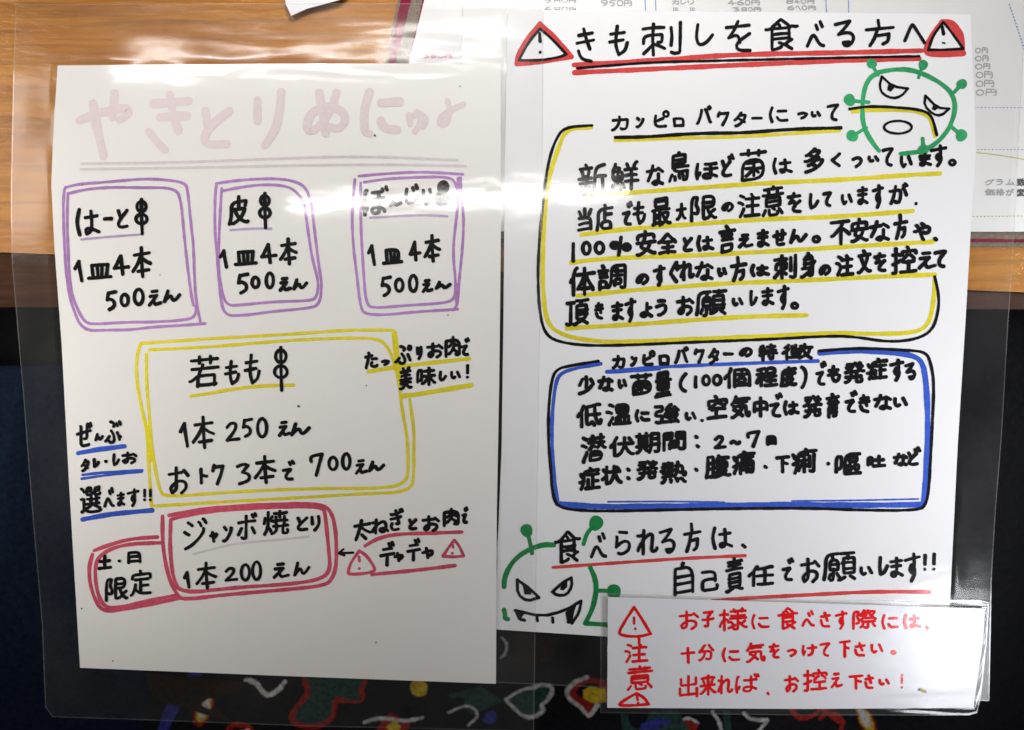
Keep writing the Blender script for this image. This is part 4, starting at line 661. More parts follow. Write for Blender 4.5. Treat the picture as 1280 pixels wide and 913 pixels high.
def film_ring(name, outer, inner, z, mat, parent, rimw=1.3, seam=1.0):
    """clear margin of the pouch: outer and inner outlines have the same number of points"""
    O, I = W(outer, z), W(inner, z); n = len(O)
    tt = [0, .04, .10, .18, .28, .42, .6, .8, 1.0]; lift = [0, .5, 1, .8, .45, .2, .08, .02, 0]; m = len(tt)
    u = np.arange(n) / n * 2 * np.pi
    wv = np.clip(.35 + .5 * np.sin(9 * u + 1) + .35 * np.sin(23 * u + 2) + .25 * np.sin(41 * u), 0, 1.4) * seam
    rows = []
    for t_, l_ in zip(tt, lift):
        R = I + (O - I) * t_; R[:, 2] += .00022 * l_ * wv + .00005 * np.sin(14 * u + 5 * t_) * (l_ > 0); rows.append(R)
    V = np.vstack(rows[::-1])
    F = [(j * n + i, j * n + (i + 1) % n, (j + 1) * n + (i + 1) % n, (j + 1) * n + i) for j in range(m - 1) for i in range(n)]
    a = sum(O[i][0] * O[(i + 1) % n][1] - O[(i + 1) % n][0] * O[i][1] for i in range(n))
    if a < 0: F = [f[::-1] for f in F]
    film = link(name, V, F, mat, parent)
    k = Ink(z + .00006); k.ribbon(np.array(list(outer) + [outer[0]], float), rimw)  # whitish strip paints the light caught along the pouch edge
    k.build('film_edge_glint', M['rim'], film)
    return film

def side(P, n):
    P = np.array(P, float); d = np.r_[0, np.cumsum(np.hypot(*np.diff(P, axis=0).T))]; t = np.linspace(0, d[-1], n + 1)[:-1]
    return list(zip(np.interp(t, d, P[:, 0]), np.interp(t, d, P[:, 1])))
def loop(*sides, n=60):
    out = []
    for s in sides: out += side(s, n)
    return out

# ---- notice on the right (lies a little lower; the menu's pouch overlaps its left border)
ZR = .0085
notice = empty('laminated_notice', tuple(W([(920, 420)], ZR)[0]), 'laminated white warning notice with green germs and yellow and blue boxes', 'notice')
rp = loop([(634.5, 12), (800, 14), (960, 15), (1213, 18)], [(1213, 18), (1218, 120), (1220, 190), (1214, 280), (1207, 400), (1197, 560), (1187, 764), (1186, 806)],
          [(1186, 806), (900, 800), (760, 796), (619, 787)], [(619, 787), (621.5, 700), (627, 560), (629.3, 400), (631, 200), (634.5, 12)])
slab('paper', W(rp, ZR), .00015, M['paper_cool'], notice)
ro = loop([(577, -14), (900, -16), (1283, -12)], [(1283, -12), (1275, 140), (1269, 260), (1262, 376), (1260, 400), (1252, 541), (1244, 640), (1239, 723), (1236, 876)],
          [(1236, 876), (1000, 868), (753, 859), (598, 852)], [(598, 852), (588, 500), (581, 100), (577, -14)])
film_ring('film', ro, rp, ZR + .00025, M['film'], notice)
CZ, KZ = ZR + .00010, ZR + .00020       # coloured marker, black marker over it
def ink(mat_z): return Ink(mat_z)

k = ink(CZ)   # title
lines(k, 640, 0, 1, 6.2, [(77.5, 81.5), (175, 76), (260, 69.5), (322, 67.5), (420, 66), (512, 63.5)], [(78, 91), (260, 82.5), (330, 79.5), (420, 75.5), (509, 73.5)])
ul = k
t = ink(KZ)
write(t, 640, 10, 4, 4.3, "き 320 103 415 270 も 483 88 585 237 刺 648 65 850 242 し 912 80 1008 195 を 1065 65 1195 222")
write(t, 900, 10, 4, 4.3, "食 222 50 395 218 べ 432 65 525 195 る 568 62 678 195 方 728 58 870 192 へ 920 75 1028 180")
t.line([(721.5, 85.5), (770, 81.5), (815, 78), (900, 76), (1020, 73), (1149, 70.5)], 3.4, 2)
t = t.build('title_lettering', M['black'], notice)
k.build('underline', M['red'], t)
for big, sml, mk in (
   ([[(140, 78), (90, 138), (32, 228), (24, 280), (110, 275), (210, 260), (298, 244), (232, 165), (140, 80)]], [[(140, 104), (80, 175), (35, 262), (150, 262), (240, 245), (272, 232), (200, 155), (142, 106)]], ([(138, 128), (141, 168)], (141, 222))),):
    a = ink(CZ); lines(a, 640, 10, 4, 6.0, *big); a = a.build('warning_triangle', M['red'], notice)
    b = ink(KZ); lines(b, 640, 10, 4, 3.4, *sml, rounding=1); b.line(px(640, 10, 4, mk[0]), 4.2); b.dot(px(640, 10, 4, [mk[1]])[0], 2.0); b.build('exclamation_mark', M['black'], a)
a = ink(CZ); lines(a, 900, 10, 4, 8.0, [(1112, 72), (1070, 125), (1038, 190), (1030, 228), (1120, 232), (1216, 228)], [(1112, 72), (1158, 72), (1190, 110), (1210, 140), (1210, 226)], [(1040, 205), (1205, 226)], [(1125, 80), (1175, 125), (1205, 185)])
a = a.build('warning_triangle', M['red'], notice)
wht = ink(CZ + .00009); wht.poly(px(900, 10, 4, [(1116, 76), (1062, 150), (1044, 208), (1130, 210), (1208, 204), (1150, 118)])); wht.build('triangle_field', M['paper_cool'], a)
b = ink(KZ); lines(b, 900, 10, 4, 3.6, [(1116, 72), (1065, 140), (1042, 210), (1130, 210), (1216, 204), (1150, 112), (1116, 72)], rounding=1)
b.line(px(900, 10, 4, [(1110, 92), (1118, 130)]), 5); b.line(px(900, 10, 4, [(1114, 175), (1124, 177)]), 2.6); b.build('exclamation_mark', M['black'], a)

# yellow box
a = ink(CZ)
lines(a, 0, 0, 1, 5.4, [(739, 159), (708, 161), (698, 185), (688, 215), (682, 250), (679, 300), (678, 350), (681, 390), (687, 408), (700, 417), (722, 424), (766, 428.5), (866, 424), (960, 420.5), (1040, 416), (1100, 418), (1145, 416), (1161, 406), (1167, 380), (1168.5, 350)],
      [(1066, 139.5), (1090, 137), (1130, 137.5), (1152, 140), (1164, 148), (1169, 170)])
box = a.build('yellow_box', M['yellow'], notice)
a = ink(KZ)
lines(a, 0, 0, 1, 3.8, [(740, 157), (705, 159), (694, 176), (686, 200), (680, 240), (675, 290), (672, 340), (674, 385), (679, 412), (690, 425), (720, 431.5), (766, 432.5), (866, 428), (960, 424.5), (1040, 420), (1071, 421.5), (1111, 428), (1146, 424.5), (1166, 413), (1173, 390), (1174, 370), (1168.5, 346)],
      [(1062, 136.5), (1085, 133), (1115, 134), (1150, 137), (1165, 144), (1171, 169)])
a.build('black_outline', M['black'], box)
a = ink(CZ); lines(a, 740, 120, 4, 4.2, [(115, 224), (400, 212), (750, 205), (1000, 188), (1238, 174)])
lines(a, 0, 0, 1, 5.6, [(735, 246), (775, 242), (890, 233.5), (960, 229), (1060, 224.5), (1120, 220), (1175, 217)], [(727, 293.5), (780, 286.5), (846, 282), (955, 274), (1030, 272), (1090, 268), (1141, 264)],
      [(714, 328.5), (740, 325), (781, 322), (860, 320), (955, 315), (1060, 308.5), (1166, 302.5)], [(722, 370), (760, 366), (801, 362), (903, 354.5), (955, 352.8), (1011, 350.5), (1100, 346), (1169, 343.5)],
      [(709, 410.5), (790, 406), (870, 400), (940, 395.7), (1008, 394.3)])
a.build('underline', M['yellow'], box)
t = ink(KZ)
lines(t, 740, 120, 4, 4.5, [(117, 208), (270, 206), (450, 192), (600, 186), (750, 186), (1000, 166), (1245, 160)])
write(t, 740, 120, 4, 3.9, "カ 95 98 185 178 ン 218 105 262 163 ピ 305 72 390 160 ロ 403 105 465 158 バ 520 45 600 145 ク 625 78 688 150 タ 708 78 775 157 ー 797 103 853 120 に 880 55 980 135 つ 1028 78 1080 118 い 1092 75 1145 110 て 1175 40 1235 125")
write(t, 700, 180, 4.923, 4.5, "新 108 118 290 325 鮮 305 100 490 300 な 530 130 640 260 鳥 665 45 798 240 ほ 830 110 975 225 ど 985 62 1075 205 菌 1105 30 1275 235")
write(t, 950, 165, 4.923, 4.5, "は 70 160 200 262 多 268 95 397 258 く 435 128 500 215 つ 565 148 635 222 い 660 145 735 192 て 750 95 825 212 い 858 145 940 222 ま 970 130 1058 218 す 1048 80 1150 215 。 1155 163 1212 215")
write(t, 700, 230, 4.923, 4.5, "当 105 145 200 295 店 218 122 330 295 で 382 118 450 255 も 448 110 532 248 最 560 75 688 265 大 712 115 780 228 限 800 65 968 238 の 990 108 1072 175 注 1092 55 1235 212")
write(t, 950, 220, 4.923, 4.5, "意 10 58 150 255 を 165 102 255 230 し 298 108 365 207 て 385 95 445 190 い 495 110 572 180 ま 592 65 668 185 す 690 55 762 200 が 792 38 915 180 、 950 160 975 183")
write(t, 700, 275, 4.923, 5.0, "I 68 140 95 262 0 130 130 195 220 0 208 130 278 215 % 305 100 442 225 安 465 62 595 230 全 598 75 722 218 と 750 105 820 200 は 835 95 948 195 言 975 30 1085 210 え 1090 85 1190 180 ま 1205 58 1290 175")
write(t, 950, 260, 4.923, 5.0, "せ 75 128 165 238 ん 182 130 292 222 。 315 165 378 222 不 430 70 562 232 安 555 60 672 220 な 672 78 800 210 方 822 38 912 195 や 942 88 1055 205 、 1065 178 1098 208")
write(t, 700, 320, 4.923, 5.0, "体 55 65 222 252 調 228 45 412 218 の 460 105 550 180 す 572 58 650 188 ぐ 672 30 745 170 れ 735 30 830 158 な 830 35 945 155 い 965 70 1030 130 方 1048 5 1152 160 は 1165 50 1290 130")
write(t, 950, 300, 4.923, 5.0, "刺 80 85 230 245 身 245 72 348 242 の 358 148 440 222 注 462 88 582 228 文 595 58 690 215 を 698 78 778 200 控 808 35 972 218 え 965 72 1085 188 て 1070 62 1150 172")
write(t, 690, 350, 4, 4.8, "頂 65 90 188 235 き 212 112 260 198 ま 292 110 360 210 す 362 92 422 212 よ 435 112 505 192 う 515 95 578 185 お 622 82 712 180 願 715 45 878 188 い 897 88 958 135 し 985 52 1030 132 ま 1042 38 1112 135 す 1125 28 1188 148 。 1190 108 1238 152")
t.build('lettering', M['black'], box)

# blue box
a = ink(CZ)
lines(a, 0, 0, 1, 4.6, [(751, 455), (716, 461), (699, 468), (694, 482), (690, 520), (690, 560), (693, 600), (697, 626)])
lines(a, 0, 0, 1, 7.2, [(697, 630), (740, 633.5), (800, 633.5), (900, 632), (1000, 631), (1080, 632), (1152, 631)], [(1025, 441), (1071, 438.5), (1110, 440), (1140, 444), (1153, 452), (1157.5, 475), (1160, 520), (1159, 570), (1156.5, 610), (1154, 630)])
lines(a, 0, 0, 1, 2.2, [(760, 627.5), (840, 627), (905, 628)], [(990, 626.5), (1060, 626), (1148, 624)])
box = a.build('blue_box', M['blue'], notice)
a = ink(KZ); lines(a, 0, 0, 1, 3.9, [(748, 451.6), (716, 456.7), (695, 461.5), (689, 478), (685.5, 513), (685.5, 551), (688, 581), (691, 622), (699, 635), (730, 639), (786, 639), (860, 637), (920, 636), (1013, 635.5), (1075, 638), (1149, 638.5), (1158, 630), (1161.5, 610), (1165, 541), (1168, 480), (1164, 455), (1158, 440.5), (1136, 438), (1071, 435), (1024, 439)])
a.build('black_outline', M['black'], box)
a = ink(CZ); lines(a, 750, 420, 4, 4.6, [(34, 180), (150, 168), (300, 156), (500, 147), (700, 139), (900, 132), (1090, 126)]); lines(a, 750, 420, 4, 2.5, [(45, 186), (180, 178), (300, 168)]); a.build('underline', M['blue'], box)
t = ink(KZ)
write(t, 750, 420, 4, 4.4, "カ 58 95 128 168 ン 150 100 188 155 ピ 208 72 280 152 ロ 292 92 350 150 バ 370 52 445 142 ク 470 65 525 138 タ 540 60 598 145 ー 615 82 668 100 の 692 55 765 108 特 792 38 892 130 徴 908 35 1068 125")
write(t, 700, 455, 4.923, 4.9, "少 110 70 215 195 な 232 75 330 175 い 352 92 415 155 菌 430 55 570 198 量 580 38 690 215 ( 730 52 785 178 I 820 72 850 152 0 870 65 930 140 0 935 62 1000 138 個 1005 20 1178 155")
write(t, 920, 440, 4.923, 4.9, "程 118 88 260 220 度 270 88 378 220 ) 395 85 442 230 で 490 68 560 207 も 562 82 650 195 発 665 58 797 200 症 800 35 938 178 す 945 45 1035 182 る 1035 65 1112 178")
write(t, 700, 490, 4.923, 4.9, "低 100 65 265 225 温 280 68 442 215 に 455 108 555 188 強 578 68 738 202 い 765 122 842 182 空 902 18 1035 175 気 1048 20 1178 170 中 1185 28 1285 160")
t.dot((877.7, 525.9), 2.3)
write(t, 920, 475, 4.923, 4.9, "で 205 90 290 230 は 285 128 390 220 発 410 92 535 240 育 552 80 640 240 で 670 75 750 203 き 755 90 828 203 な 848 88 960 190 い 965 105 1058 175")
write(t, 700, 530, 4.267, 4.9, "潜 110 48 250 215 伏 262 65 400 180 期 400 42 540 165 間 545 35 675 150 2 822 60 888 138 〜 905 85 968 115 7 992 35 1070 128 日 1098 58 1158 118 症 98 228 218 358 状 218 218 335 330 発 408 192 525 305 熱 530 195 680 325 腹 772 162 915 298 痛 918 142 1045 275")
for q in ((728, 70), (735, 120), (365, 245), (365, 290), (727, 245), (1097, 230)): t.line(px(700, 530, 4.267, [(q[0] - 3, q[1] - 3), (q[0] + 4, q[1] + 3)]), 4.4); t.dot(px(700, 530, 4.267, [q])[0], 2.6)
write(t, 900, 550, 4.571, 4.8, "下 318 90 400 190 痢 408 45 558 200 嘔 655 70 812 205 吐 838 85 950 160 な 990 75 1075 155 ど 1065 40 1150 150")
t.dot((1035.6, 580), 2.5)
t.build('lettering', M['black'], box)

# closing lines
t = ink(KZ)
write(t, 680, 640, 4.571, 4.3, "食 58 105 212 298 べ 265 120 360 262 ら 405 108 498 250 れ 528 98 655 250 る 655 95 755 240 方 798 65 898 232 は 952 88 1078 215 、 1125 180 1160 212")
write(t, 830, 670, 3.556, 4.3, "自 42 115 135 270 己 165 150 245 250 責 272 95 355 258 任 372 130 490 228 で 525 105 580 200 お 608 100 695 210 願 705 68 855 205 い 868 135 930 180 し 952 92 1000 178 ま 1000 95 1065 190 す 1068 78 1140 205 ! 1150 80 1172 160 ! 1190 75 1212 160")
t = t.build('closing_lettering', M['black'], notice)
a = ink(CZ); lines(a, 680, 640, 4.571, 4.2, [(52, 318), (400, 293), (800, 266), (1150, 251)]); lines(a, 830, 670, 3.556, 4.8, [(215, 289), (400, 275), (600, 265), (850, 252), (1000, 248), (1180, 250)]); a.build('underline', M['red'], t)

def germ(ox, oy, s, wd, body, knobs, eyes, pupils, mouth, mw, mat, label, fills=()):
    a = ink(CZ + .00004); lines(a, ox, oy, s, wd, *body)
    for (c, r, ln) in knobs: a.dot(px(ox, oy, s, [c])[0], r / s); lines(a, ox, oy, s, wd * .78, ln)
    g = a.build('germ_drawing', M[mat], notice, label)
    for e, p in zip(eyes, pupils):
        b = ink(KZ + .00004); lines(b, ox, oy, s, mw, e, rounding=1); b.poly(px(ox, oy, s, p)); b.build('eye', M['black'], g)
    b = ink(KZ + .00004); lines(b, ox, oy, s, mw, *mouth, rounding=1)
    for f in fills: b.poly(px(ox, oy, s, f))
    b.build('mouth', M['black'], g)
germ(960, 0, 3.97, 5.8, [[(548, 362), (505, 385), (478, 440), (467, 530), (472, 620), (505, 690), (550, 748)], [(548, 360), (620, 345), (700, 345), (780, 370), (870, 420), (918, 470), (932, 540), (905, 630), (860, 690), (800, 738), (740, 757), (660, 764)]],
     [((515, 317), 25, [(515, 320), (545, 372)]), ((770, 323), 25, [(768, 325), (748, 385)]), ((962, 418), 26, [(960, 420), (918, 465)]), ((405, 497), 30, [(405, 500), (500, 508)]), ((418, 675), 29, [(420, 675), (488, 635)]), ((960, 672), 30, [(958, 670), (905, 625)]), ((770, 745), 28, [(772, 745), (768, 688)])],
     [[(565, 380), (553, 430), (570, 468), (620, 490), (662, 478), (695, 440), (620, 430), (565, 380)], [(782, 475), (776, 525), (820, 568), (860, 575), (900, 540), (840, 535), (782, 475)]],
     [[(596, 420), (630, 434), (610, 456), (592, 448)], [(820, 522), (850, 535), (828, 550), (812, 542)]], [circ(645, 632, 70, 32)], 3.2, 'green', 'light green germ with an open round mouth')
germ(600, 630, 3.226, 6.2, [[(97, 335), (99, 295), (125, 242), (165, 203), (215, 177), (260, 164), (298, 166)], [(97, 428), (102, 450), (99, 462), (112, 465)], [(445, 257), (465, 300), (470, 350), (456, 420), (427, 478)], [(425, 482), (515, 488)]],
     [((188, 108), 26, [(190, 110), (203, 160), (210, 200)]), ((468, 78), 30, [(462, 85), (430, 120), (418, 163)]), ((540, 355), 30, [(540, 352), (475, 350)])],
     [[(150, 306), (152, 365), (190, 393), (238, 378), (200, 342), (150, 306)], [(292, 356), (330, 320), (368, 298), (372, 332), (350, 368), (312, 370), (292, 356)]],
     [[(172, 330), (205, 352), (208, 366), (180, 366)], [(330, 322), (352, 312), (352, 335), (336, 350), (322, 346)]],
     [[(142, 430), (250, 455), (340, 432), (408, 392)], [(408, 394), (400, 440), (370, 482)], [(145, 432), (158, 465), (180, 470)], [(230, 455), (232, 472)], [(293, 460), (294, 478)], [(350, 440), (358, 478)], [(356, 478), (385, 404)]], 3.8, 'green_deep', 'deep green germ with a fanged grin', [[(150, 434), (180, 442), (166, 462)], [(350, 430), (385, 412), (372, 478), (358, 476)]])

# ---- yakitori menu on the left
ZL = .0098
CZ, KZ = ZL + .00010, ZL + .00020
menu = empty('laminated_menu', tuple(W([(350, 460)], ZL)[0]), 'laminated handwritten price menu with purple, yellow and red boxes', 'menu')
lp = loop([(72, 82), (350, 80), (626, 79)], [(626, 79), (626, 300), (624, 480), (621, 640), (620, 855)], [(620, 855), (350, 845), (100, 835)], [(100, 835), (86, 600), (77, 430), (68, 310), (64, 230), (67, 160), (72, 82)])
slab('paper', W(lp, ZL), .00015, M['paper_warm'], menu)
lo = loop([(20, 6), (340, 5), (672, 5), (679, 12)], [(679, 12), (678, 200), (673, 500), (669, 770), (667, 914)], [(667, 914), (400, 908), (156, 899), (66, 896)], [(66, 896), (57, 884), (53, 781), (40, 630), (30, 500), (22.7, 415), (15.6, 331), (14, 250), (17, 100), (20, 6)])
film_ring('film', lo, lp, ZL + .00025, M['film'], menu)

k = Ink(CZ)
lines(k, 80, 90, 2.4615, 10.5, [(48, 150), (100, 128), (150, 118), (195, 110), (200, 128), (172, 148)], [(155, 66), (150, 140)], [(90, 97), (100, 170), (122, 260)],
      [(275, 98), (383, 90)], [(295, 140), (378, 135)], [(325, 70), (335, 130), (352, 182)], [(262, 185), (285, 215), (310, 240)],
      [(435, 120), (442, 165)], [(508, 120), (450, 165), (428, 205), (440, 225), (500, 222)], [(595, 88), (595, 150)], [(668, 62), (665, 120), (650, 180), (618, 225)],
      [(785, 64), (800, 150), (805, 190)], [(838, 64), (825, 110), (790, 165), (755, 188), (745, 165), (760, 125), (810, 102), (860, 122), (868, 155), (840, 178), (822, 170)],
      [(940, 62), (922, 120), (925, 188), (940, 190)], [(975, 95), (1033, 92)], [(975, 150), (985, 175), (1025, 178)])
lines(k, 80, 90, 2.4615, 7.5, [(1060, 132), (1065, 160)], [(1065, 142), (1090, 124), (1116, 145), (1105, 168)], [(1085, 122), (1100, 150), (1080, 183)], [(1180, 90), (1190, 130), (1175, 163), (1155, 160), (1160, 137), (1190, 117), (1230, 100)])
t = k.build('title_lettering', M['title'], menu)
k = Ink(CZ); lines(k, 80, 90, 2.4615, 3.4, [(55, 283), (400, 278), (700, 265), (950, 260), (1210, 272)], [(52, 300), (400, 295), (700, 288), (1000, 285), (1235, 290)]); k.build('underline', M['greyline'], t)

def menu_box(ox, oy, s, wd, mat, border, text, tw, under=None, uw=3, umat='lilac', label=None, extra=None, thick=None):
    k = Ink(CZ); lines(k, ox, oy, s, wd, *border)
    if thick: lines(k, ox, oy, s, thick[0], *thick[1:])
    b = k.build('menu_box', M[mat], menu, label)
    t = Ink(KZ); write(t, ox, oy, s, tw, text)
    if extra: extra(t)
    t.build('lettering', M['black'], b)
    if under: k = Ink(CZ + .00004); lines(k, ox, oy, s, uw, *under); k.build('underline', M[umat], b)
    return b
menu_box(70, 220, 4.565, 3.7, 'purple', [[(52, 68), (120, 48), (300, 35), (480, 18), (600, 20), (735, 38), (752, 80), (770, 280), (785, 400), (790, 600), (800, 720), (825, 840)], [(48, 80), (40, 150), (45, 350), (60, 600), (90, 740), (150, 885), (300, 880), (420, 880), (560, 862), (700, 855), (850, 843)],
    [(75, 100), (180, 75), (320, 65), (480, 68), (685, 68), (715, 150), (730, 330), (755, 560), (775, 700), (785, 740)], [(68, 100), (62, 250), (70, 450), (80, 640), (120, 760), (165, 835), (210, 848), (400, 835), (560, 835), (750, 822), (795, 800), (800, 740)]],
    "は 105 188 250 342 ー 268 232 325 258 と 340 188 415 302 串 445 130 530 335 1 100 480 155 605 皿 180 498 318 592 4 325 450 420 568 本 432 405 545 580 5 280 655 350 770 0 362 668 420 750 0 438 640 505 742 え 520 650 605 750 ん 612 650 712 725", 4.7,
    [[(145, 363), (300, 348), (480, 335)]], label='purple box at the left')
menu_box(260, 215, 4.806, 3.7, 'purple', [[(50, 70), (150, 55), (300, 42), (450, 42), (560, 70), (600, 120), (608, 160)], [(618, 170), (640, 350), (665, 560), (685, 680), (670, 800), (600, 820), (400, 838), (200, 865), (95, 862), (70, 720), (55, 500), (40, 350), (42, 150), (50, 80)],
    [(85, 115), (180, 95), (330, 75), (480, 85), (540, 130), (570, 175)], [(580, 200), (600, 350), (625, 520), (665, 660), (655, 750), (620, 775), (400, 780), (200, 800), (115, 805), (80, 720), (60, 560), (70, 300), (82, 100)]],
    "皮 118 140 250 325 串 298 125 385 340 1 65 465 120 580 皿 158 470 295 565 4 315 430 415 552 本 428 398 538 558 5 170 608 250 735 0 255 625 315 705 0 340 600 402 705 え 420 632 502 725 ん 508 640 600 712", 4.8,
    [[(135, 350), (270, 340), (380, 342)]], label='narrow purple box in the middle')
menu_box(430, 205, 4.565, 3.6, 'purple', [[(85, 70), (250, 55), (450, 45), (678, 60)], [(665, 80), (670, 200), (685, 320), (675, 500), (655, 680), (650, 800), (625, 835)], [(650, 830), (400, 845), (250, 862), (130, 860), (95, 830), (75, 650), (50, 450), (45, 250), (62, 90)],
    [(115, 105), (250, 85), (450, 75), (600, 75), (640, 110), (655, 200), (640, 320), (620, 500), (640, 700), (630, 770), (580, 795), (350, 808), (170, 825), (125, 800), (110, 600), (95, 350), (95, 110)]],
    "ぼ 105 122 255 300 ん 255 205 330 245 じ 340 115 432 235 り 440 140 505 235 器 515 95 605 240 1 132 460 182 580 皿 220 480 335 575 4 370 440 440 555 本 455 405 552 560 5 205 640 275 758 0 285 650 345 735 0 365 630 425 735 え 440 658 510 740 ん 520 668 612 718", 4.6,
    [[(150, 308), (300, 298), (480, 292), (590, 300)]], label='purple box at the right, crossed by a lamp reflection', thick=(5.5, [(655, 85), (660, 190)], [(640, 690), (645, 790)]))
def more(t):
    write(t, 360, 405, 3.885, 4.4, "7 102 628 172 740 0 192 642 245 715 0 258 625 308 712 え 322 658 388 735 ん 390 665 470 720")
menu_box(160, 405, 3.885, 4.0, 'yellow', [px(0, 0, 1, [((x - 160) * 3.885, (y - 405) * 3.885) for x, y in P]) for P in (
    [(176.5, 429.5), (263, 423.5), (340, 419.5), (399, 415.5), (437, 412.7), (491, 413)], [(175, 432), (171, 445), (170, 472), (178, 516), (184, 540), (186, 585), (189, 631)], [(189, 633), (290, 627), (399, 621), (450, 617.5), (514, 615.5), (517.5, 590), (517, 560), (518, 540), (512, 500)],
    [(187, 437.5), (263, 434), (360, 425.5), (437, 422.5), (473, 423.5), (484, 433), (491, 448), (499, 477), (502, 510), (509, 545), (510.5, 585), (508, 603), (483, 611), (399, 610.5), (289, 615), (206, 622), (199, 612), (193, 582), (188.5, 548), (186, 516), (182.5, 470), (183, 443)])],
    "若 292 150 445 312 も 468 178 545 295 も 563 148 645 290 串 702 112 782 325 1 248 478 295 598 本 312 450 420 605 2 475 475 545 575 5 550 458 608 552 0 622 455 680 555 え 725 472 790 552 ん 790 480 885 545 お 195 695 298 828 ト 335 700 388 778 ク 405 682 468 782 3 522 675 600 782 本 612 640 718 775 で 748 668 812 760", 4.4,
    [[(305, 351), (400, 338), (500, 318), (640, 301), (805, 298)]], 4.3, 'yellow', 'large yellow box', more, (7.0, [((493 - 160) * 3.885, (417 - 405) * 3.885), ((496 - 160) * 3.885, (448 - 405) * 3.885), ((500 - 160) * 3.885, (475 - 405) * 3.885)], [((184.5 - 160) * 3.885, (535 - 405) * 3.885), ((187 - 160) * 3.885, (575 - 405) * 3.885)]))
menu_box(100, 620, 3.879, 4.9, 'pink', [[(432, 95), (600, 62), (900, 42), (1150, 38), (1210, 60), (1240, 150), (1245, 330), (1225, 400), (1190, 435), (1000, 455), (700, 480), (500, 505), (470, 480), (430, 400), (400, 250), (400, 100)], [(448, 112), (600, 76), (900, 55), (1180, 50), (1190, 100), (1205, 250), (1215, 370), (1150, 410), (1000, 430), (750, 445), (490, 475), (450, 400), (435, 250), (440, 118)]],
    "ジ 500 105 618 265 ャ 625 170 670 228 ン 688 145 740 228 ボ 760 78 860 215 焼 885 68 1015 195 と 1045 100 1108 172 り 1115 95 1168 172 1 500 365 535 448 本 562 322 662 452 2 702 345 765 418 0 775 328 828 415 0 830 315 882 412 え 930 325 1015 405 ん 1035 320 1115 390", 4.2,
    [[(550, 283), (750, 230), (950, 215), (1108, 198)]], 2.8, 'greyline', 'large rose red box')
menu_box(100, 620, 3.879, 4.9, 'pink', [[(375, 200), (250, 208), (150, 235), (70, 265)], [(60, 285), (42, 350), (50, 440), (80, 520), (110, 555), (160, 560), (350, 525), (490, 495)], [(390, 228), (250, 232), (150, 255), (85, 300), (70, 370), (85, 480), (120, 540), (180, 545), (350, 505), (470, 482)]],
    "土 85 285 155 360 日 228 265 298 332 限 120 392 235 515 定 240 358 348 490", 4.2, label='small rose red box', extra=lambda t: t.dot((149, 701.5), 2.1))

def side_note(text, ox, oy, s, tw, umat, strokes, extra=None):
    t = Ink(KZ); write(t, ox, oy, s, tw, text)
    if extra: extra(t)
    t = t.build('side_lettering', M['black'], menu)
    k = Ink(CZ + .00006)
    for wd, P in strokes: lines(k, ox, oy, s, wd, P)
    k.build('underline', M[umat], t)
side_note("た 370 135 440 222 っ 452 172 495 205 ぷ 515 100 605 200 り 620 108 655 175 お 672 92 755 168 肉 760 58 840 165 で 838 72 885 155 美 538 205 605 325 味 622 208 720 302 し 730 228 772 282 い 785 228 840 272 ! 862 195 882 270", 360, 405, 3.885, 4.2, 'yellow', [(5, [(390, 232), (560, 205), (700, 188), (880, 170)]), (6, [(560, 350), (620, 344), (700, 330), (890, 298)])])
side_note("ぜ 90 105 218 300 ん 232 192 302 255 ぶ 305 95 440 275 、 410 205 440 232 タ 125 385 195 490 レ 218 382 272 460 し 365 348 425 445 お 438 335 558 430 選 120 590 290 805 べ 300 605 385 755 ま 395 640 465 755 す 478 615 572 752 ! 600 615 625 715 ! 645 615 668 715", 80, 510, 6.086, 3.9, 'blue',
          [(5.6, [(108, 345), (250, 316), (460, 292)]), (2.6, [(100, 352), (300, 325), (465, 300)]), (3.6, [(142, 510), (300, 492), (595, 476)]), (3.2, [(134, 540), (350, 508), (590, 487)]), (6.2, [(142, 850), (350, 808), (670, 780)]), (2.6, [(150, 838), (400, 795), (672, 772)])], lambda t: t.dot((132.3, 577), 2.4))
def arrow(t): lines(t, 410, 620, 6.4, 3.2, [(200, 455), (90, 460)], [(122, 428), (88, 460), (130, 477)], rounding=0)
side_note("太 205 190 345 360 ね 342 180 490 310 ぎ 492 95 608 285 と 635 180 715 278 お 752 158 895 290 肉 918 95 1055 250 で 1068 95 1125 222 デ 412 375 540 562 ヵ 525 450 608 530 デ 628 348 745 522 ヵ 750 410 848 505", 410, 620, 6.4, 4.3, 'pink',
          [(4.8, [(297, 400), (400, 338), (560, 305), (800, 300), (1070, 290)]), (4.8, [(352, 630), (700, 597), (1015, 558)])], arrow)
for P, e, d in (([(252, 440), (190, 520), (160, 600), (165, 630), (300, 622), (375, 600), (370, 570), (310, 480), (254, 442)], [(248, 487), (252, 522)], (250, 582)), ([(1010, 355), (960, 420), (920, 483), (1000, 490), (1085, 482), (1050, 400), (1012, 357)], [(1000, 397), (1000, 413)], (995, 460))):
    k = Ink(CZ); lines(k, 410, 620, 6.4, 4.0, P, rounding=1); k.line(px(410, 620, 6.4, e), 3.4); k.dot(px(410, 620, 6.4, [d])[0], 1.9); k.build('warning_triangle', M['pink'], menu)
for c, r in (((373, 508), 1.6), ((468.5, 169.5), 1.3), ((470, 803.5), 1.0), ((103, 231.5), .9), ((102, 761), 1.0), ((141, 826.5), 1.0), ((575, 108), .8), ((560, 394), .9), ((138, 50.5), 1.0), ((200, 344), .7), ((458, 482), .8)): k = Ink(ZL + .0003); k.dot(c, r); k.build('speck', M['crumb'], menu)

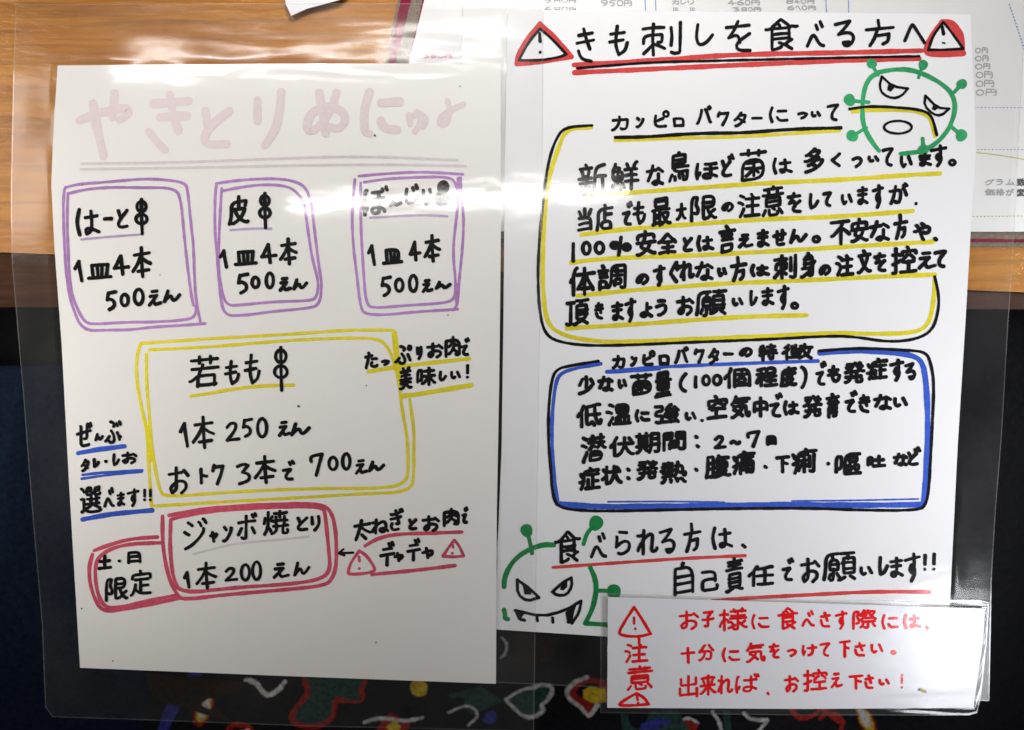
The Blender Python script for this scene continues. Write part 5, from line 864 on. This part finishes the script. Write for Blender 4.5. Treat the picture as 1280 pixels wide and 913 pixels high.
# ---- small note stuck over the notice's lower right corner
ZN = .0104
CZ = ZN + .00010
note = empty('laminated_note', tuple(W([(995, 820)], ZN)[0]), 'small laminated strip with red handwriting stuck over the notice corner', 'note')
np_ = loop([(760, 746.5), (880, 750), (1010, 754), (1231, 761)], [(1231, 761), (1229, 800), (1217, 885)], [(1217, 885), (1010, 886.5), (759, 885)], [(759, 885), (760, 746.5)], n=40)
slab('paper', W(np_, ZN), .00015, M['paper_note'], note)
no = loop([(751, 742), (880, 746), (1010, 750), (1232, 751), (1236, 754)], [(1236, 754), (1233, 800), (1226, 868), (1221, 891)], [(1221, 891), (1219, 894), (1010, 894), (751, 891)], [(751, 891), (751, 742)], n=40)
film_ring('film', no, np_, ZN + .00025, M['film_note'], note, 1.1, .5)
k = Ink(CZ)
S = (750, 740, 4.923)
for P, e, d in (([(210, 95), (160, 170), (115, 250), (130, 265), (180, 275), (250, 275), (312, 258), (260, 170), (212, 97)], [(210, 160), (210, 195)], (218, 228)), ([(225, 625), (160, 660), (118, 692), (125, 700), (200, 700), (300, 692), (270, 650), (227, 626)], [(228, 640), (232, 665)], (235, 684))):
    b = Ink(CZ); lines(b, *S, 3.9, P, rounding=1); b.line(px(*S, e), 3.6); b.dot(px(*S, [d])[0], 1.8); b.build('warning_triangle', M['scarlet'], note)
k.line(px(*S, [(240, 285), (242, 325)]), 3.6)
write(k, *S, 3.6, "注 150 310 298 440 意 165 452 328 612")
k.build('caution_lettering', M['scarlet'], note)
k = Ink(CZ)
write(k, *S, 3.6, "お 488 118 610 235 子 625 115 705 222 様 732 95 910 245 に 925 138 1042 230 食 1092 92 1220 235 十 498 342 585 442 分 605 320 705 430 に 745 345 860 432 気 898 312 1020 440 を 1038 318 1105 412 出 485 512 605 650 来 612 508 718 640 れ 722 512 820 632 ば 830 500 985 628 、 1025 615 1045 638 お 1135 515 1225 620")
write(k, 980, 750, 4.923, 3.6, "べ 110 65 190 165 さ 220 75 290 172 す 315 68 390 182 際 420 58 572 185 に 595 90 705 182 は 730 88 840 180 、 870 160 892 185 つ 20 300 82 352 け 108 272 205 348 て 220 262 285 350 下 340 250 410 355 さ 432 262 505 350 い 530 270 612 335 。 655 308 695 342 控 118 425 270 568 え 285 450 362 548 下 400 462 488 552 さ 495 462 555 550 い 580 485 652 530 ! 712 455 740 552")
k.build('lettering', M['scarlet'], note)
k = Ink(CZ + .00025); k.poly(px(980, 750, 4.923, [(830, 548), (845, 545), (880, 560), (875, 575), (850, 570)])); k.build('stain', M['crumb_pale'], note)
k = Ink(CZ + .00030); k.dot((1149, 863), .9); k.build('speck', M['crumb'], note)
